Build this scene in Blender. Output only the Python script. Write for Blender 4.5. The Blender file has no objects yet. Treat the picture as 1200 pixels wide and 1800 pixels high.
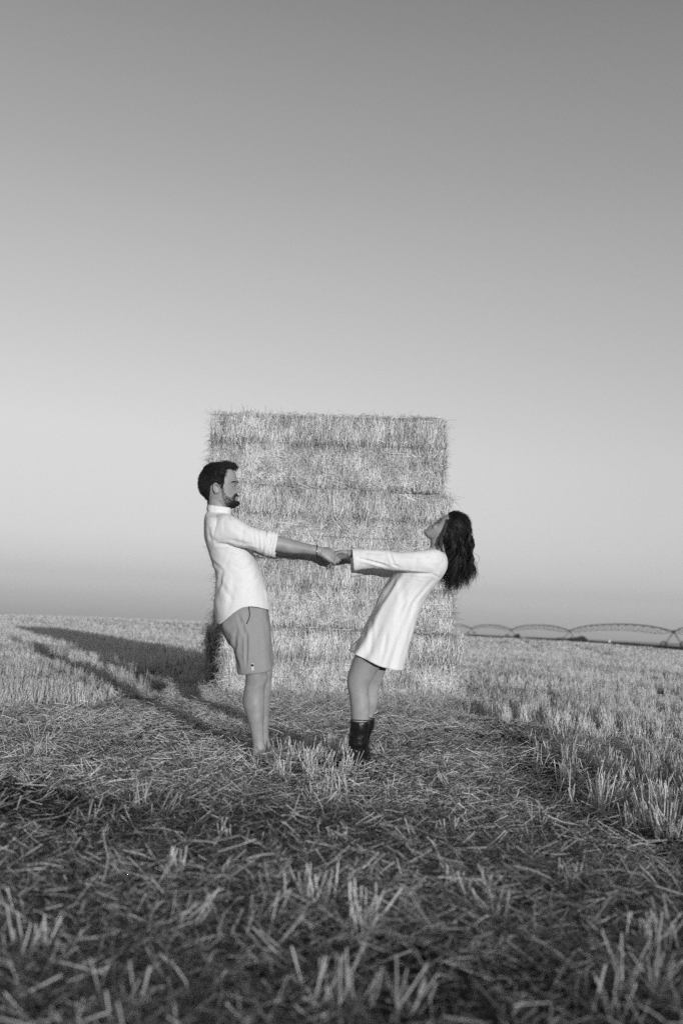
import bpy, bmesh, math, random
import numpy as np
from mathutils import Vector, Matrix, noise as mnoise
C = bpy.context.scene
COL = C.collection
rng = np.random.default_rng(7)
random.seed(7)

# ------------------------------------------------------------------ camera
F = 1750.0                                   # focal length in photograph pixels (35 mm)
down = np.array([-.05, 1.0, -.1189]); HN = np.linalg.norm(down); down /= HN
HC = .806/HN                                 # camera height above the field
Zw = -down
fw = np.array([0, 0, 1.0]); Yw = fw-(fw@Zw)*Zw; Yw /= np.linalg.norm(Yw)
Xw = np.cross(Zw, Yw); Xw = -Xw if Xw[0] < 0 else Xw
R = np.stack([Xw, Yw, Zw])                   # (right, down, forward) -> world
CAM = np.array([0, 0, HC])
def at(px, py, t):                           # survey helper: point seen at (px,py) of the photo, t metres deep
    return CAM + R @ (t*np.array([(px-600)/F, (py-900)/F, 1.0]))
def gnd(px, py):
    d = R @ np.array([(px-600)/F, (py-900)/F, 1.0]); s = -HC/d[2]
    return CAM+d*s
def to_px(v):                                # world -> photo pixels (n,3)->(n,2)
    c = (v-CAM) @ R
    return np.stack([600+F*c[:, 0]/c[:, 2], 900+F*c[:, 1]/c[:, 2]], 1)
cam = bpy.data.cameras.new('camera'); co = bpy.data.objects.new('camera', cam); COL.objects.link(co)
M = np.eye(4); M[:3, 0] = R[:, 0]; M[:3, 1] = -R[:, 1]; M[:3, 2] = -R[:, 2]; M[:3, 3] = CAM
co.matrix_world = Matrix(M.tolist())
cam.sensor_fit = 'VERTICAL'; cam.sensor_height = 36; cam.sensor_width = 24; cam.lens = 35
cam.clip_start = .05; cam.clip_end = 9000
cam.dof.use_dof = True; cam.dof.focus_distance = 6.7; cam.dof.aperture_fstop = 2.0
C.camera = co

# ------------------------------------------------------------------ sun and sky
a, b = gnd(440, 1335), gnd(31, 1121)
sv = b-a; SAZ = math.atan2(sv[0], sv[1])     # azimuth the shadows run to
SEL = math.radians(3.55)
sl = bpy.data.lights.new('sun', 'SUN'); sl.energy = 4.6; sl.angle = math.radians(.5); sl.color = (1, 1, 1)
so = bpy.data.objects.new('sun', sl); COL.objects.link(so)
ldir = Vector((math.sin(SAZ)*math.cos(SEL), math.cos(SAZ)*math.cos(SEL), -math.sin(SEL)))
so.rotation_euler = ldir.to_track_quat('-Z', 'Y').to_euler(); so.location = (3, -8, 6)
w = bpy.data.worlds.new('World'); C.world = w; w.use_nodes = True
nt = w.node_tree; nt.nodes.clear()
def N(nt, t, **k):
    n = nt.nodes.new(t)
    for a_, v in k.items(): setattr(n, a_, v)
    return n
def ramp(n, pts):
    e = n.color_ramp.elements
    while len(e) > 1: e.remove(e[-1])
    for i, (p, v) in enumerate(pts):
        x = e[0] if i == 0 else e.new(p)
        x.position = p; x.color = (v, v, v, 1)
sky = N(nt, 'ShaderNodeTexSky', sky_type='NISHITA', sun_disc=False)
sky.sun_elevation = SEL; sky.sun_rotation = SAZ+math.pi; sky.dust_density = 1.5; sky.air_density = 1.0
bw = N(nt, 'ShaderNodeRGBToBW'); nt.links.new(sky.outputs[0], bw.inputs[0])
tc = N(nt, 'ShaderNodeTexCoord'); sx = N(nt, 'ShaderNodeSeparateXYZ'); nt.links.new(tc.outputs['Generated'], sx.inputs[0])
rp = N(nt, 'ShaderNodeValToRGB'); nt.links.new(sx.outputs['Z'], rp.inputs[0])
# black-and-white rendering of the sky: how the film weighs it from horizon (0) to zenith (1)
SKYK = [(z, k*4/6) for z, k in ((0., 1.35), (.0045, 1.2), (.0215, .74), (.0441, .50), (.0725, .465), (.1009, .46), (.1349, .468), (.1743, .49), (.2298, .495), (.2838, .495), (.336, .495), (.3858, .485), (.4332, .462), (.4778, .449), (.5196, .429), (.5585, .40), (.68, .22), (.85, .10), (1, .08))]
ramp(rp, SKYK)
m6 = N(nt, 'ShaderNodeMath', operation='MULTIPLY'); m6.inputs[1].default_value = 6; nt.links.new(bw.outputs[0], m6.inputs[0])
mu = N(nt, 'ShaderNodeMath', operation='MULTIPLY'); nt.links.new(m6.outputs[0], mu.inputs[0]); nt.links.new(rp.outputs[0], mu.inputs[1])
mn = N(nt, 'ShaderNodeMath', operation='MINIMUM'); mn.inputs[1].default_value = 4.9; nt.links.new(mu.outputs[0], mn.inputs[0])   # the film's shoulder
bg = N(nt, 'ShaderNodeBackground'); nt.links.new(mn.outputs[0], bg.inputs[0]); bg.inputs[1].default_value = .15
ow = N(nt, 'ShaderNodeOutputWorld'); nt.links.new(bg.outputs[0], ow.inputs[0])
vs = C.view_settings; vs.view_transform = 'Standard'; vs.look = 'None'; vs.exposure = 0; vs.gamma = 1
C.cycles.use_denoising = False; C.cycles.max_bounces = 6; C.cycles.volume_bounces = 0

# ------------------------------------------------------------------ materials
def mat(name, val, rough=.8, spec=.3, noise=None, bump=None, attr=None, coat=0, sheen=0, sss=0):
    m = bpy.data.materials.new(name); m.use_nodes = True; t = m.node_tree; L = t.links
    p = t.nodes['Principled BSDF']; p.inputs['Roughness'].default_value = rough
    p.inputs['Specular IOR Level'].default_value = spec
    if sheen: p.inputs['Sheen Weight'].default_value = sheen
    if coat: p.inputs['Coat Weight'].default_value = coat
    if sss:
        p.inputs['Subsurface Weight'].default_value = sss; p.inputs['Subsurface Scale'].default_value = .006
    tcn = N(t, 'ShaderNodeTexCoord')
    out = None
    if noise:                                 # (scale, lo, hi[, stretch])
        nz = N(t, 'ShaderNodeTexNoise'); nz.inputs['Scale'].default_value = noise[0]; nz.inputs['Detail'].default_value = 6
        if len(noise) > 3:
            mp = N(t, 'ShaderNodeMapping'); mp.inputs['Scale'].default_value = noise[3]
            L.new(tcn.outputs['Object'], mp.inputs[0]); L.new(mp.outputs[0], nz.inputs[0])
        else: L.new(tcn.outputs['Object'], nz.inputs[0])
        r = N(t, 'ShaderNodeValToRGB'); ramp(r, [(.3, noise[1]), (.7, noise[2])]); L.new(nz.outputs[0], r.inputs[0]); out = r.outputs[0]
    if attr:                                  # per-stalk tone
        at_ = N(t, 'ShaderNodeAttribute', attribute_name='tone')
        if out is None: out = at_.outputs['Fac']
        else:
            mm = N(t, 'ShaderNodeMath', operation='MULTIPLY'); L.new(out, mm.inputs[0]); L.new(at_.outputs['Fac'], mm.inputs[1]); out = mm.outputs[0]
    if out is None: p.inputs['Base Color'].default_value = (val, val, val, 1)
    else: L.new(out, p.inputs['Base Color'])
    if bump:                                  # (scale, strength, distance)
        nb = N(t, 'ShaderNodeTexNoise'); nb.inputs['Scale'].default_value = bump[0]; nb.inputs['Detail'].default_value = 8
        L.new(tcn.outputs['Object'], nb.inputs[0])
        bp = N(t, 'ShaderNodeBump'); bp.inputs['Strength'].default_value = bump[1]; bp.inputs['Distance'].default_value = bump[2]
        L.new(nb.outputs[0], bp.inputs['Height']); L.new(bp.outputs[0], p.inputs['Normal'])
    return m
M_STRAW = mat('straw', .4, .55, .35, attr=True)
M_STUB = mat('stubble_straw', .4, .6, .3, attr=True)
M_BALE = mat('bale_straw', .3, .9, .1, noise=(26, .05, .26, (1, 1, .35)), bump=(60, 1, .02))
M_SKIN = mat('skin', .3, .5, .4, noise=(22, .235, .32), sss=.12, bump=(240, .12, .001))
M_SKINW = mat('skin_fair', .3, .5, .4, noise=(18, .26, .34), sss=.12, bump=(240, .1, .001))
M_SHIRT = mat('white_linen', .78, .9, .1, noise=(260, .66, .76), bump=(420, .35, .0015), sheen=.05)
M_DRESS = mat('white_gauze', .8, .9, .1, noise=(200, .67, .79), bump=(320, .4, .002), sheen=.05)
M_SHORT = mat('grey_twill', .25, .9, .1, noise=(300, .25, .32), bump=(500, .25, .001))
M_HAIR = mat('dark_hair', .02, .55, .35, attr=True)
M_BOOT = mat('black_leather', .008, .3, .5, noise=(30, .005, .012), bump=(26, .6, .012))
M_DARK = mat('black_cord', .012, .7, .2)
M_STEEL = mat('galvanised_steel', .06, .5, .4)
M_WHITE = mat('white_paint', .8, .6, .3)
M_TAG = mat('woven_tag', .55, .8, .2)
M_SCL = mat('eye_white', .35, .4, .3)
M_TWINE = mat('twine', .2, .8, .2)
M_LEAF = mat('dull_foliage', .05, .9, .1, attr=True)

# ------------------------------------------------------------------ mesh helpers
def tag(o, label=None, cat=None, group=None, kind=None):
    if label: o['label'] = label
    if cat: o['category'] = cat
    if group: o['group'] = group
    if kind: o['kind'] = kind
    return o
def empty(name, loc):
    o = bpy.data.objects.new(name, None); COL.objects.link(o); o.location = loc; o.empty_display_size = .2; return o
def link(name, me, m, parent=None, smooth=False):
    o = bpy.data.objects.new(name, me); COL.objects.link(o)
    if m: me.materials.append(m)
    if parent is not None:
        o.parent = parent; o.matrix_parent_inverse = Matrix.Translation(parent.location).inverted() if parent.type == 'EMPTY' else Matrix.Identity(4)
        if parent.type != 'EMPTY': pass
    if smooth: me.shade_smooth()
    return o
def npmesh(name, V, Fq, tone=None):
    V = np.asarray(V, dtype=np.float32); Fq = np.asarray(Fq, dtype=np.int32)
    me = bpy.data.meshes.new(name); me.vertices.add(len(V)); me.vertices.foreach_set('co', V.ravel())
    k = Fq.shape[1]; n = len(Fq)
    me.loops.add(n*k); me.loops.foreach_set('vertex_index', Fq.ravel())
    me.polygons.add(n); me.polygons.foreach_set('loop_start', np.arange(0, n*k, k, dtype=np.int32))
    try: me.polygons.foreach_set('loop_total', np.full(n, k, dtype=np.int32))
    except Exception: pass
    if tone is not None:
        at_ = me.attributes.new('tone', 'FLOAT', 'POINT'); at_.data.foreach_set('value', np.asarray(tone, dtype=np.float32))
    me.update(calc_edges=True); me.validate(); return me
def norm(v): return v/np.maximum(np.linalg.norm(v, axis=-1, keepdims=True), 1e-9)
def stalks(P, D, Ln, Wd, bend=None, segs=2, taper=.75, tone=None, flat=None):
    """n three-sided stalks from base P along D; returns verts, quads, tone per vertex"""
    n = len(P); D = norm(D); up = np.tile([0, 0, 1.0], (n, 1)); up[np.abs(D[:, 2]) > .9] = [1, 0, 0]
    A = norm(np.cross(D, up)); B = np.cross(D, A)
    ph = rng.uniform(0, 6.28, n)[:, None]
    A, B = A*np.cos(ph)+B*np.sin(ph), -A*np.sin(ph)+B*np.cos(ph)
    if bend is None: bend = rng.normal(0, .06, n)
    V = np.zeros((n, segs+1, 3, 3))
    for s in range(segs+1):
        f = s/segs; c = P+D*(Ln*f)[:, None]+A*(bend*Ln*4*f*(1-f)*.5)[:, None] if segs > 1 else P+D*(Ln*f)[:, None]
        r = Wd*.5*(1-(1-taper)*f)
        for k in range(3):
            t = k*2.0944; V[:, s, k] = c+A*(r*math.cos(t))[:, None]+B*(r*math.sin(t))[:, None]
    base = (np.arange(n)*(segs+1)*3)[:, None]; fs = []
    for s in range(segs):
        for k in range(3):
            k2 = (k+1) % 3; fs.append(base+np.array([[s*3+k, s*3+k2, (s+1)*3+k2, (s+1)*3+k]]))
    Q = np.concatenate(fs)
    if tone is None: tone = np.clip(rng.normal(.36, .1, n), .12, .7)
    return V.reshape(-1, 3), Q, np.repeat(tone, (segs+1)*3)
def merge(parts):
    Vs, Qs, Ts, o = [], [], [], 0
    for p in parts:
        Vs.append(p[0]); Qs.append(p[1]+o); o += len(p[0])
        if len(p) > 2: Ts.append(p[2])
    return np.concatenate(Vs), np.concatenate(Qs), (np.concatenate(Ts) if Ts else None)
def crom(P, n):
    """resample control rows (k,m) to n rows with a Catmull-Rom spline"""
    P = np.asarray(P, float); k = len(P); t = np.linspace(0, k-1, n); i = np.minimum(t.astype(int), k-2); f = (t-i)[:, None]
    g = lambda j: P[np.clip(j, 0, k-1)]
    p0, p1, p2, p3 = g(i-1), g(i), g(i+1), g(i+2)
    return .5*((2*p1)+(-p0+p2)*f+(2*p0-5*p1+4*p2-p3)*f**2+(-p0+3*p1-3*p2+p3)*f**3)
def loft(rings, rows=40, segs=32, ex=2.0, cap=True, yshift=None):
    """rings: (C, A, B) vectors stacked; superellipse section; closed tube with fan caps when cap"""
    Rr = crom([np.concatenate(r) for r in rings], rows)
    th = np.arange(segs)*2*math.pi/segs; c, s = np.cos(th), np.sin(th)
    cx = np.sign(c)*np.abs(c)**(2/ex); sy = np.sign(s)*np.abs(s)**(2/ex)
    V = Rr[:, None, 0:3]+cx[None, :, None]*Rr[:, None, 3:6]+sy[None, :, None]*Rr[:, None, 6:9]
    V = V.reshape(-1, 3)
    i = np.arange(rows-1)[:, None]*segs; j = np.arange(segs)[None]; j2 = (j+1) % segs
    Q = np.stack([i+j, i+j2, i+segs+j2, i+segs+j], -1).reshape(-1, 4)
    if cap:
        for r0 in (0, rows-1):
            cidx = len(V); V = np.concatenate([V, Rr[r0:r0+1, 0:3]])
            b0 = r0*segs; jj = np.arange(0, segs, 2)
            Q = np.concatenate([Q, np.stack([np.full(len(jj), cidx), b0+jj, b0+(jj+1) % segs, b0+(jj+2) % segs], 1)])
    return V, Q
YD = R[:, 2]; IX = R[:, 0]; IY = R[:, 1]     # depth, photo right and photo down as world directions
def ring(T, x1, y1, x2, y2, hd, dz=0.0, dz2=None):
    p1 = at(x1, y1, T+dz); p2 = at(x2, y2, T+(dz if dz2 is None else dz2))
    return ((p1+p2)/2, (p1-p2)/2, YD*hd)
def tube(pts, rad, segs=10, rows=None, flat=1.0, capround=True):
    """tapered tube through world points, rounded ends"""
    pts = [np.asarray(p, float) for p in pts]; rad = list(rad)
    d0 = norm(pts[1]-pts[0]); d1 = norm(pts[-1]-pts[-2])
    if capround:
        pts = [pts[0]-d0*rad[0]*.8, pts[0]-d0*rad[0]*.4]+pts+[pts[-1]+d1*rad[-1]*.5, pts[-1]+d1*rad[-1]*.85]
        rad = [rad[0]*.25, rad[0]*.8]+rad+[rad[-1]*.78, rad[-1]*.3]
    X = crom([np.append(p, r) for p, r in zip(pts, rad)], rows or len(pts)*4)
    P, r = X[:, :3], np.maximum(X[:, 3], 1e-4); D = norm(np.gradient(P, axis=0))
    u = np.array([.3, -.9, .25]); A = norm(np.cross(D, np.cross(u, D)+1e-9)); B = np.cross(D, A)
    th = np.arange(segs)*2*math.pi/segs
    V = (P[:, None]+np.cos(th)[None, :, None]*A[:, None]*r[:, None, None]+np.sin(th)[None, :, None]*B[:, None]*r[:, None, None]*flat).reshape(-1, 3)
    n = len(P); i = np.arange(n-1)[:, None]*segs; j = np.arange(segs)[None]; j2 = (j+1) % segs
    Q = np.stack([i+j, i+j2, i+segs+j2, i+segs+j], -1).reshape(-1, 4)
    for r0 in (0, n-1):
        c = len(V); V = np.concatenate([V, P[r0:r0+1]]); jj = np.arange(0, segs, 2); b0 = r0*segs
        Q = np.concatenate([Q, np.stack([np.full(len(jj), c), b0+jj, b0+(jj+1) % segs, b0+(jj+2) % segs], 1)])
    return V, Q
def ball(c, rx, ry, rz, X=None, seg=20):
    """ellipsoid with axes X=(ax,ay,az)"""
    X = np.eye(3) if X is None else X
    th = np.linspace(.02, math.pi-.02, seg); rows = [(c+X[2]*rz*math.cos(t), X[0]*rx*math.sin(t), X[1]*ry*math.sin(t)) for t in th]
    return loft(rows, seg, seg*2 if seg % 2 == 0 else seg*2, 2, True)
def fix_normals(me):
    bm = bmesh.new(); bm.from_mesh(me); bmesh.ops.recalc_face_normals(bm, faces=bm.faces[:]); bm.to_mesh(me); bm.free()
def fuse(parts, voxel, smooth=4, sf=.5):
    """union of closed pieces as ONE continuous surface"""
    V, Q, _ = merge(parts); me = npmesh('tmp', V, Q)
    # fix each piece's winding so the voxel union is solid
    fix_normals(me)
    o = bpy.data.objects.new('tmp', me); COL.objects.link(o)
    r = o.modifiers.new('r', 'REMESH'); r.mode = 'VOXEL'; r.voxel_size = voxel; r.use_smooth_shade = True
    s = o.modifiers.new('s', 'SMOOTH'); s.iterations = smooth; s.factor = sf
    dg = bpy.context.evaluated_depsgraph_get(); m2 = bpy.data.meshes.new_from_object(o.evaluated_get(dg))
    bpy.data.objects.remove(o); bpy.data.meshes.remove(me); m2.shade_smooth(); return m2
def getv(me):
    v = np.zeros(len(me.vertices)*3, dtype=np.float32); me.vertices.foreach_get('co', v); return v.reshape(-1, 3).astype(float)
def setv(me, v): me.vertices.foreach_set('co', v.astype(np.float32).ravel()); me.update()
def getn(me):
    v = np.zeros(len(me.vertices)*3, dtype=np.float32); me.vertices.foreach_get('normal', v); return v.reshape(-1, 3).astype(float)
def sculpt(v, c, r, d):
    g = np.exp(-((v-c)**2).sum(1)/(r*r)); return v+g[:, None]*np.asarray(d)
def inpoly(p, poly):
    x, y = p[:, 0], p[:, 1]; ins = np.zeros(len(p), bool); n = len(poly)
    for i in range(n):
        x1, y1 = poly[i]; x2, y2 = poly[(i+1) % n]
        c = ((y1 > y) != (y2 > y)) & (x < (x2-x1)*(y-y1)/((y2-y1) if y2 != y1 else 1e-9)+x1); ins ^= c
    return ins
def vnoise(v, s, seed=0):
    return np.array([mnoise.noise(Vector((a*s[0]+seed, b*s[1]+seed*1.7, c*s[2]-seed))) for a, b, c in v])

# ------------------------------------------------------------------ terrain
SHADE_RISE = 3.37
AZK = [-90, -20, -12, -6, 0, 7, 13, 20, 90]; AZV = [.5, .55, .85, 1.0, .9, .75, .75, .55, .4]
def terrain(x, y):
    r = np.hypot(x, y); az = np.degrees(np.arctan2(x, y))
    t = np.clip((r-55)/85, 0, 1); z = (t*t*(3-2*t))*np.interp(az, AZK, AZV)
    t2 = np.clip((r-700)/2000, 0, 1); z = z+t2*t2*(3-2*t2)*np.interp(az, [-90, -20, 0, 20, 90], [0, 0, 5, 10, 9])
    q = -(x*math.sin(SAZ)+y*math.cos(SAZ)); t3 = np.clip((q-14)/46, 0, 1)   # added unseen rise behind the camera, toward the sun, to shade the foreground
    z = z+t3*t3*(3-2*t3)*(SHADE_RISE+.25*np.sin(x*.11)+.12*np.sin(x*.31+1))
    z = z+.012*np.sin(x*1.7+y*.6)+.010*np.sin(y*2.3-x*.9)*np.exp(-r/40)
    return z
rr = np.concatenate([np.linspace(.05, 14, 150), np.geomspace(14.3, 3400, 150)])
na = 260; th = np.concatenate([np.linspace(-34, 34, 200), np.linspace(35, 325, 60)])*math.pi/180
X = rr[:, None]*np.sin(th)[None]; Y = rr[:, None]*np.cos(th)[None]; Zt = terrain(X, Y)
Zt += .02*np.exp(-rr/30)[:, None]*(np.sin(X*9+np.sin(Y*5))*np.sin(Y*8+X*3))
V = np.stack([X, Y, Zt-.01], -1).reshape(-1, 3); i = np.arange(len(rr)-1)[:, None]*na; j = np.arange(na)[None]; j2 = (j+1) % na
Q = np.stack([i+j, i+j2, i+na+j2, i+na+j], -1).reshape(-1, 4)
me = npmesh('field', V, Q[:, ::-1]); fo = link('field', me, None, smooth=True); tag(fo, 'harvested grain field of pale stubble reaching the horizon', 'field', kind='structure')
mf = bpy.data.materials.new('stubble_field'); mf.use_nodes = True; t = mf.node_tree; L = t.links; p = t.nodes['Principled BSDF']
p.inputs['Roughness'].default_value = 1; p.inputs['Specular IOR Level'].default_value = 0
tcn = N(t, 'ShaderNodeTexCoord'); nz = N(t, 'ShaderNodeTexNoise'); nz.inputs['Scale'].default_value = 6; nz.inputs['Detail'].default_value = 8
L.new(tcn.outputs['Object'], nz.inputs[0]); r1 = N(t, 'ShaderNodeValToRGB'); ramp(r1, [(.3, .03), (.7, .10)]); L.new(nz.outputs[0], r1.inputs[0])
mpn = N(t, 'ShaderNodeMapping'); mpn.inputs['Rotation'].default_value = (0, 0, math.radians(10)); mpn.inputs['Scale'].default_value = (.35, .02, 1)
L.new(tcn.outputs['Object'], mpn.inputs[0]); nf = N(t, 'ShaderNodeTexNoise'); nf.inputs['Scale'].default_value = 1; nf.inputs['Detail'].default_value = 5
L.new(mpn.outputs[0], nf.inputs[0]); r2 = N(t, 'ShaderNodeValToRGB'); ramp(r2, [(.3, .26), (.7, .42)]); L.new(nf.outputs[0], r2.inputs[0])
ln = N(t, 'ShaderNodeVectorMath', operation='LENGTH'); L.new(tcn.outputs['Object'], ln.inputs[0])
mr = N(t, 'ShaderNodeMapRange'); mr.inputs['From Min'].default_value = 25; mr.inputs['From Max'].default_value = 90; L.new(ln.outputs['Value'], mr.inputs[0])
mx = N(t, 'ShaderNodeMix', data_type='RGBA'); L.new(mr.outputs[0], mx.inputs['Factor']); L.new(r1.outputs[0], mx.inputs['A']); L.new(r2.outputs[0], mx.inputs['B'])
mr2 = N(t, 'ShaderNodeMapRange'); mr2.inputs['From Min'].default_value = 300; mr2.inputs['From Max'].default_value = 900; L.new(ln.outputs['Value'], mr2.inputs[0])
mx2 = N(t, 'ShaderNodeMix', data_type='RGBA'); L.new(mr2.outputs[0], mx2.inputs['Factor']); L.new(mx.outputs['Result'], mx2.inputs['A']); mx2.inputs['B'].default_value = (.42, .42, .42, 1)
L.new(mx2.outputs['Result'], p.inputs['Base Color'])
bp = N(t, 'ShaderNodeBump'); bp.inputs['Distance'].default_value = .08; bp.inputs['Strength'].default_value = 1; L.new(nz.outputs[0], bp.inputs['Height']); L.new(bp.outputs[0], p.inputs['Normal'])
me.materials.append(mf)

gl, grr = gnd(372, 1236), gnd(812, 1243)
BY = float(gl[1]+grr[1])/2; print('bale front', gl, grr)
# ------------------------------------------------------------------ stubble and loose straw
ROW = math.radians(9.5); rd = np.array([math.sin(ROW), math.cos(ROW)]); rn = np.array([math.cos(ROW), -math.sin(ROW)])
def blot(x, y, s, seed=0.):
    return (np.sin(x*s+seed+1.3*np.sin(y*s*.7+seed))*np.sin(y*s*1.1-seed+1.1*np.sin(x*s*.8))+.5*np.sin(x*s*2.3+y*s*1.9+seed*2))
def standing(x, y):
    """how densely stalks still stand at (x,y): 0..1"""
    nb = .35*blot(x, y, 1.1, .4)
    right = np.clip((x-1.15-.02*y+nb)*1.1, 0, 1)*np.clip((y-3.2+nb)*.8, 0, 1)
    left = np.clip((-x-2.15+nb)*1.6, 0, 1)*np.clip((y-6.2+nb)*.8, 0, 1)
    mid = np.exp(-((x+.06)/.25)**4)*np.exp(-((y-6.1)/1.2)**4)*np.clip(.75+.5*blot(x, y, 4.2, 1.5), .15, .95)
    back = np.clip((y-13.8)*.7, 0, 1)
    near = .07*np.clip(blot(x, y, 2.6, 2.)-.35, 0, 1)
    d = np.maximum.reduce([right, left, mid, back, near])
    # wheel tracks pressed through the rows
    c = x*rn[0]+y*rn[1]
    for k, a_ in ((2.5, .5), (4.2, .55), (7.0, .9), (13.2, .6), (-5.6, .8), (21, .8)): d = d*(1-a_*np.exp(-((c-k+.1*np.sin(y*.7))/.27)**4))
    return np.clip(d*(.70+.30*blot(x, y, .55, 3.)+.42*blot(x, y, 1.7, 6.)), 0, 1)
def sample(n, y0, y1, pw, side=.44):
    u = rng.uniform(0, 1, n); e = 1-pw
    y = (y0**e+u*(y1**e-y0**e))**(1/e) if abs(e) > 1e-6 else y0*(y1/y0)**u
    x = rng.uniform(-1, 1, n)*(side*y+.7); return x, y
def hsh(a_, b_, s_):
    q = np.sin(a_*12.9898+b_*78.233+s_*37.719)*43758.5453; return q-np.floor(q)
def snap_rows(x, y, pitch, jit):
    # every stalk belongs to a plant: plants stand unevenly along the drill rows
    c = x*rn[0]+y*rn[1]; l = x*rd[0]+y*rd[1]; ci = np.round(c/pitch); li = np.round(l/.085+.37*ci)
    h1 = hsh(ci, li, 1.); h2 = hsh(ci, li, 2.)
    cc = ci*pitch+(h1-.5)*.15+.05*np.sin(l*1.3+ci); ll = (li-.37*ci)*.085+(h2-.5)*.06; k = np.hypot(x, y) < 45
    c2 = np.where(k, cc+rng.normal(0, .024, len(c)), ci*pitch+rng.normal(0, .04, len(c))); l2 = np.where(k, ll+rng.normal(0, .026, len(c)), l)
    return c2*rn[0]+l2*rd[0], c2*rn[1]+l2*rd[1], ci, li
FEET = [gnd(449, 1331), gnd(458, 1337), gnd(470, 1341), gnd(465, 1326), gnd(478, 1330), gnd(622, 1338), gnd(634, 1332)]
def near_feet(x, y):
    return np.any([np.hypot((x-f[0])/.085, (y-f[1]+.09)/.19) < 1 for f in FEET], axis=0)   # trodden down round the feet
def footprint(x, y):       # keep the feet and the bales clear
    return ((x > -1.2) & (x < 1.3) & (y > BY+.03) & (y < 13.1)) | ((x > -1.7) & (x < -1.2) & (y > 11.9) & (y < 13.1))
def scat(n, y0, y1, pw, width, hgt, segs, lean=.16):
    x, y = sample(n, y0, y1, pw); x, y, ci, li = snap_rows(x, y, .165, .034)
    m = (hsh(ci, li, 3.) < .12+1.05*standing(x, y)-.12*(standing(x, y) < .15)) & (rng.uniform(0, 1, n) < .25+standing(x, y)) & (standing(x, y) > .03) & ~footprint(x, y) & ~near_feet(x, y); x, y, ci, li = x[m], y[m], ci[m], li[m]; n = len(x)
    z = terrain(x, y)-.01
    D = np.stack([rng.normal(0, lean*.6, n)+(hsh(ci, li, 4.)-.5)*lean*3, rng.normal(0, lean*.6, n)+(hsh(ci, li, 5.)-.5)*lean*3, np.ones(n)], 1)
    h = hgt*(.65+.6*hsh(ci, li, 6.))*rng.uniform(.55, 1.15, n)*(.8+.25*blot(x, y, .9, 5))
    wd = width(y)*rng.uniform(.7, 1.25, n)
    tone = np.clip(rng.normal(.58, .13, n)*(1+.18*blot(x, y, .7, 9)), .18, .85)
    return stalks(np.stack([x, y, z], 1), D, h, wd, segs=segs, tone=tone)
parts = [scat(90000, 1.4, 9, .9, lambda y: .0044+0*y, .165, 2, .27),
         scat(150000, 9, 26, 1.3, lambda y: .0045*np.maximum(1, y/11), .19, 1),
         scat(190000, 26, 150, 1.75, lambda y: .0045*y/10, .2, 1)]
# flattened tufts in the foreground: bundles of a few stalks
def tufts(n, y0, y1, per, hgt):
    x, y = sample(n, y0, y1, 1.0, .4); P = []; D = []
    for a_, b_ in zip(x, y):
        k = rng.integers(per[0], per[1]); base = rng.normal(0, .6, 2)
        for _ in range(k):
            P.append((a_+rng.normal(0, .022), b_+rng.normal(0, .022), 0)); D.append((base[0]+rng.normal(0, .35), base[1]+rng.normal(0, .35), 1))
    P = np.array(P); P[:, 2] = terrain(P[:, 0], P[:, 1]); n = len(P)
    return stalks(P, np.array(D), hgt*rng.uniform(.5, 1.2, n), .0048*rng.uniform(.7, 1.3, n), tone=np.clip(rng.normal(.5, .12, n), .15, .8))
def bunch(px, py, k, h):          # the few tufts left standing close to the camera
    g = gnd(px, py); P = np.tile([g[0], g[1], 0.], (k, 1)); P[:, :2] += rng.normal(0, .028, (k, 2)); P[:, 2] = terrain(P[:, 0], P[:, 1])
    return stalks(P, np.stack([rng.normal(0, .3, k), rng.normal(0, .3, k), np.ones(k)], 1), h*rng.uniform(.6, 1.15, k), rng.uniform(.004, .0065, k), tone=np.clip(rng.normal(.68, .1, k), .3, .85))
for b_ in ((545, 1612, 16, .12), (655, 1640, 12, .13), (625, 1660, 9, .12), (585, 1500, 8, .09), (820, 1590, 10, .1), (790, 1470, 8, .08), (300, 1560, 12, .1), (1130, 1660, 14, .09), (1010, 1560, 8, .09), (1160, 1420, 16, .14), (1120, 1405, 14, .14), (80, 1690, 8, .1), (560, 1770, 12, .1), (1080, 1790, 10, .1), (400, 1490, 8, .08)): parts.append(bunch(*b_))
parts.append(tufts(130, 1.5, 7.5, (3, 13), .12))
V, Q, T = merge(parts); st = link('stubble', npmesh('stubble', V, Q, T), M_STUB)
tag(st, 'cut grain stalks standing in rows across the field', 'stubble', kind='stuff')
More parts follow.
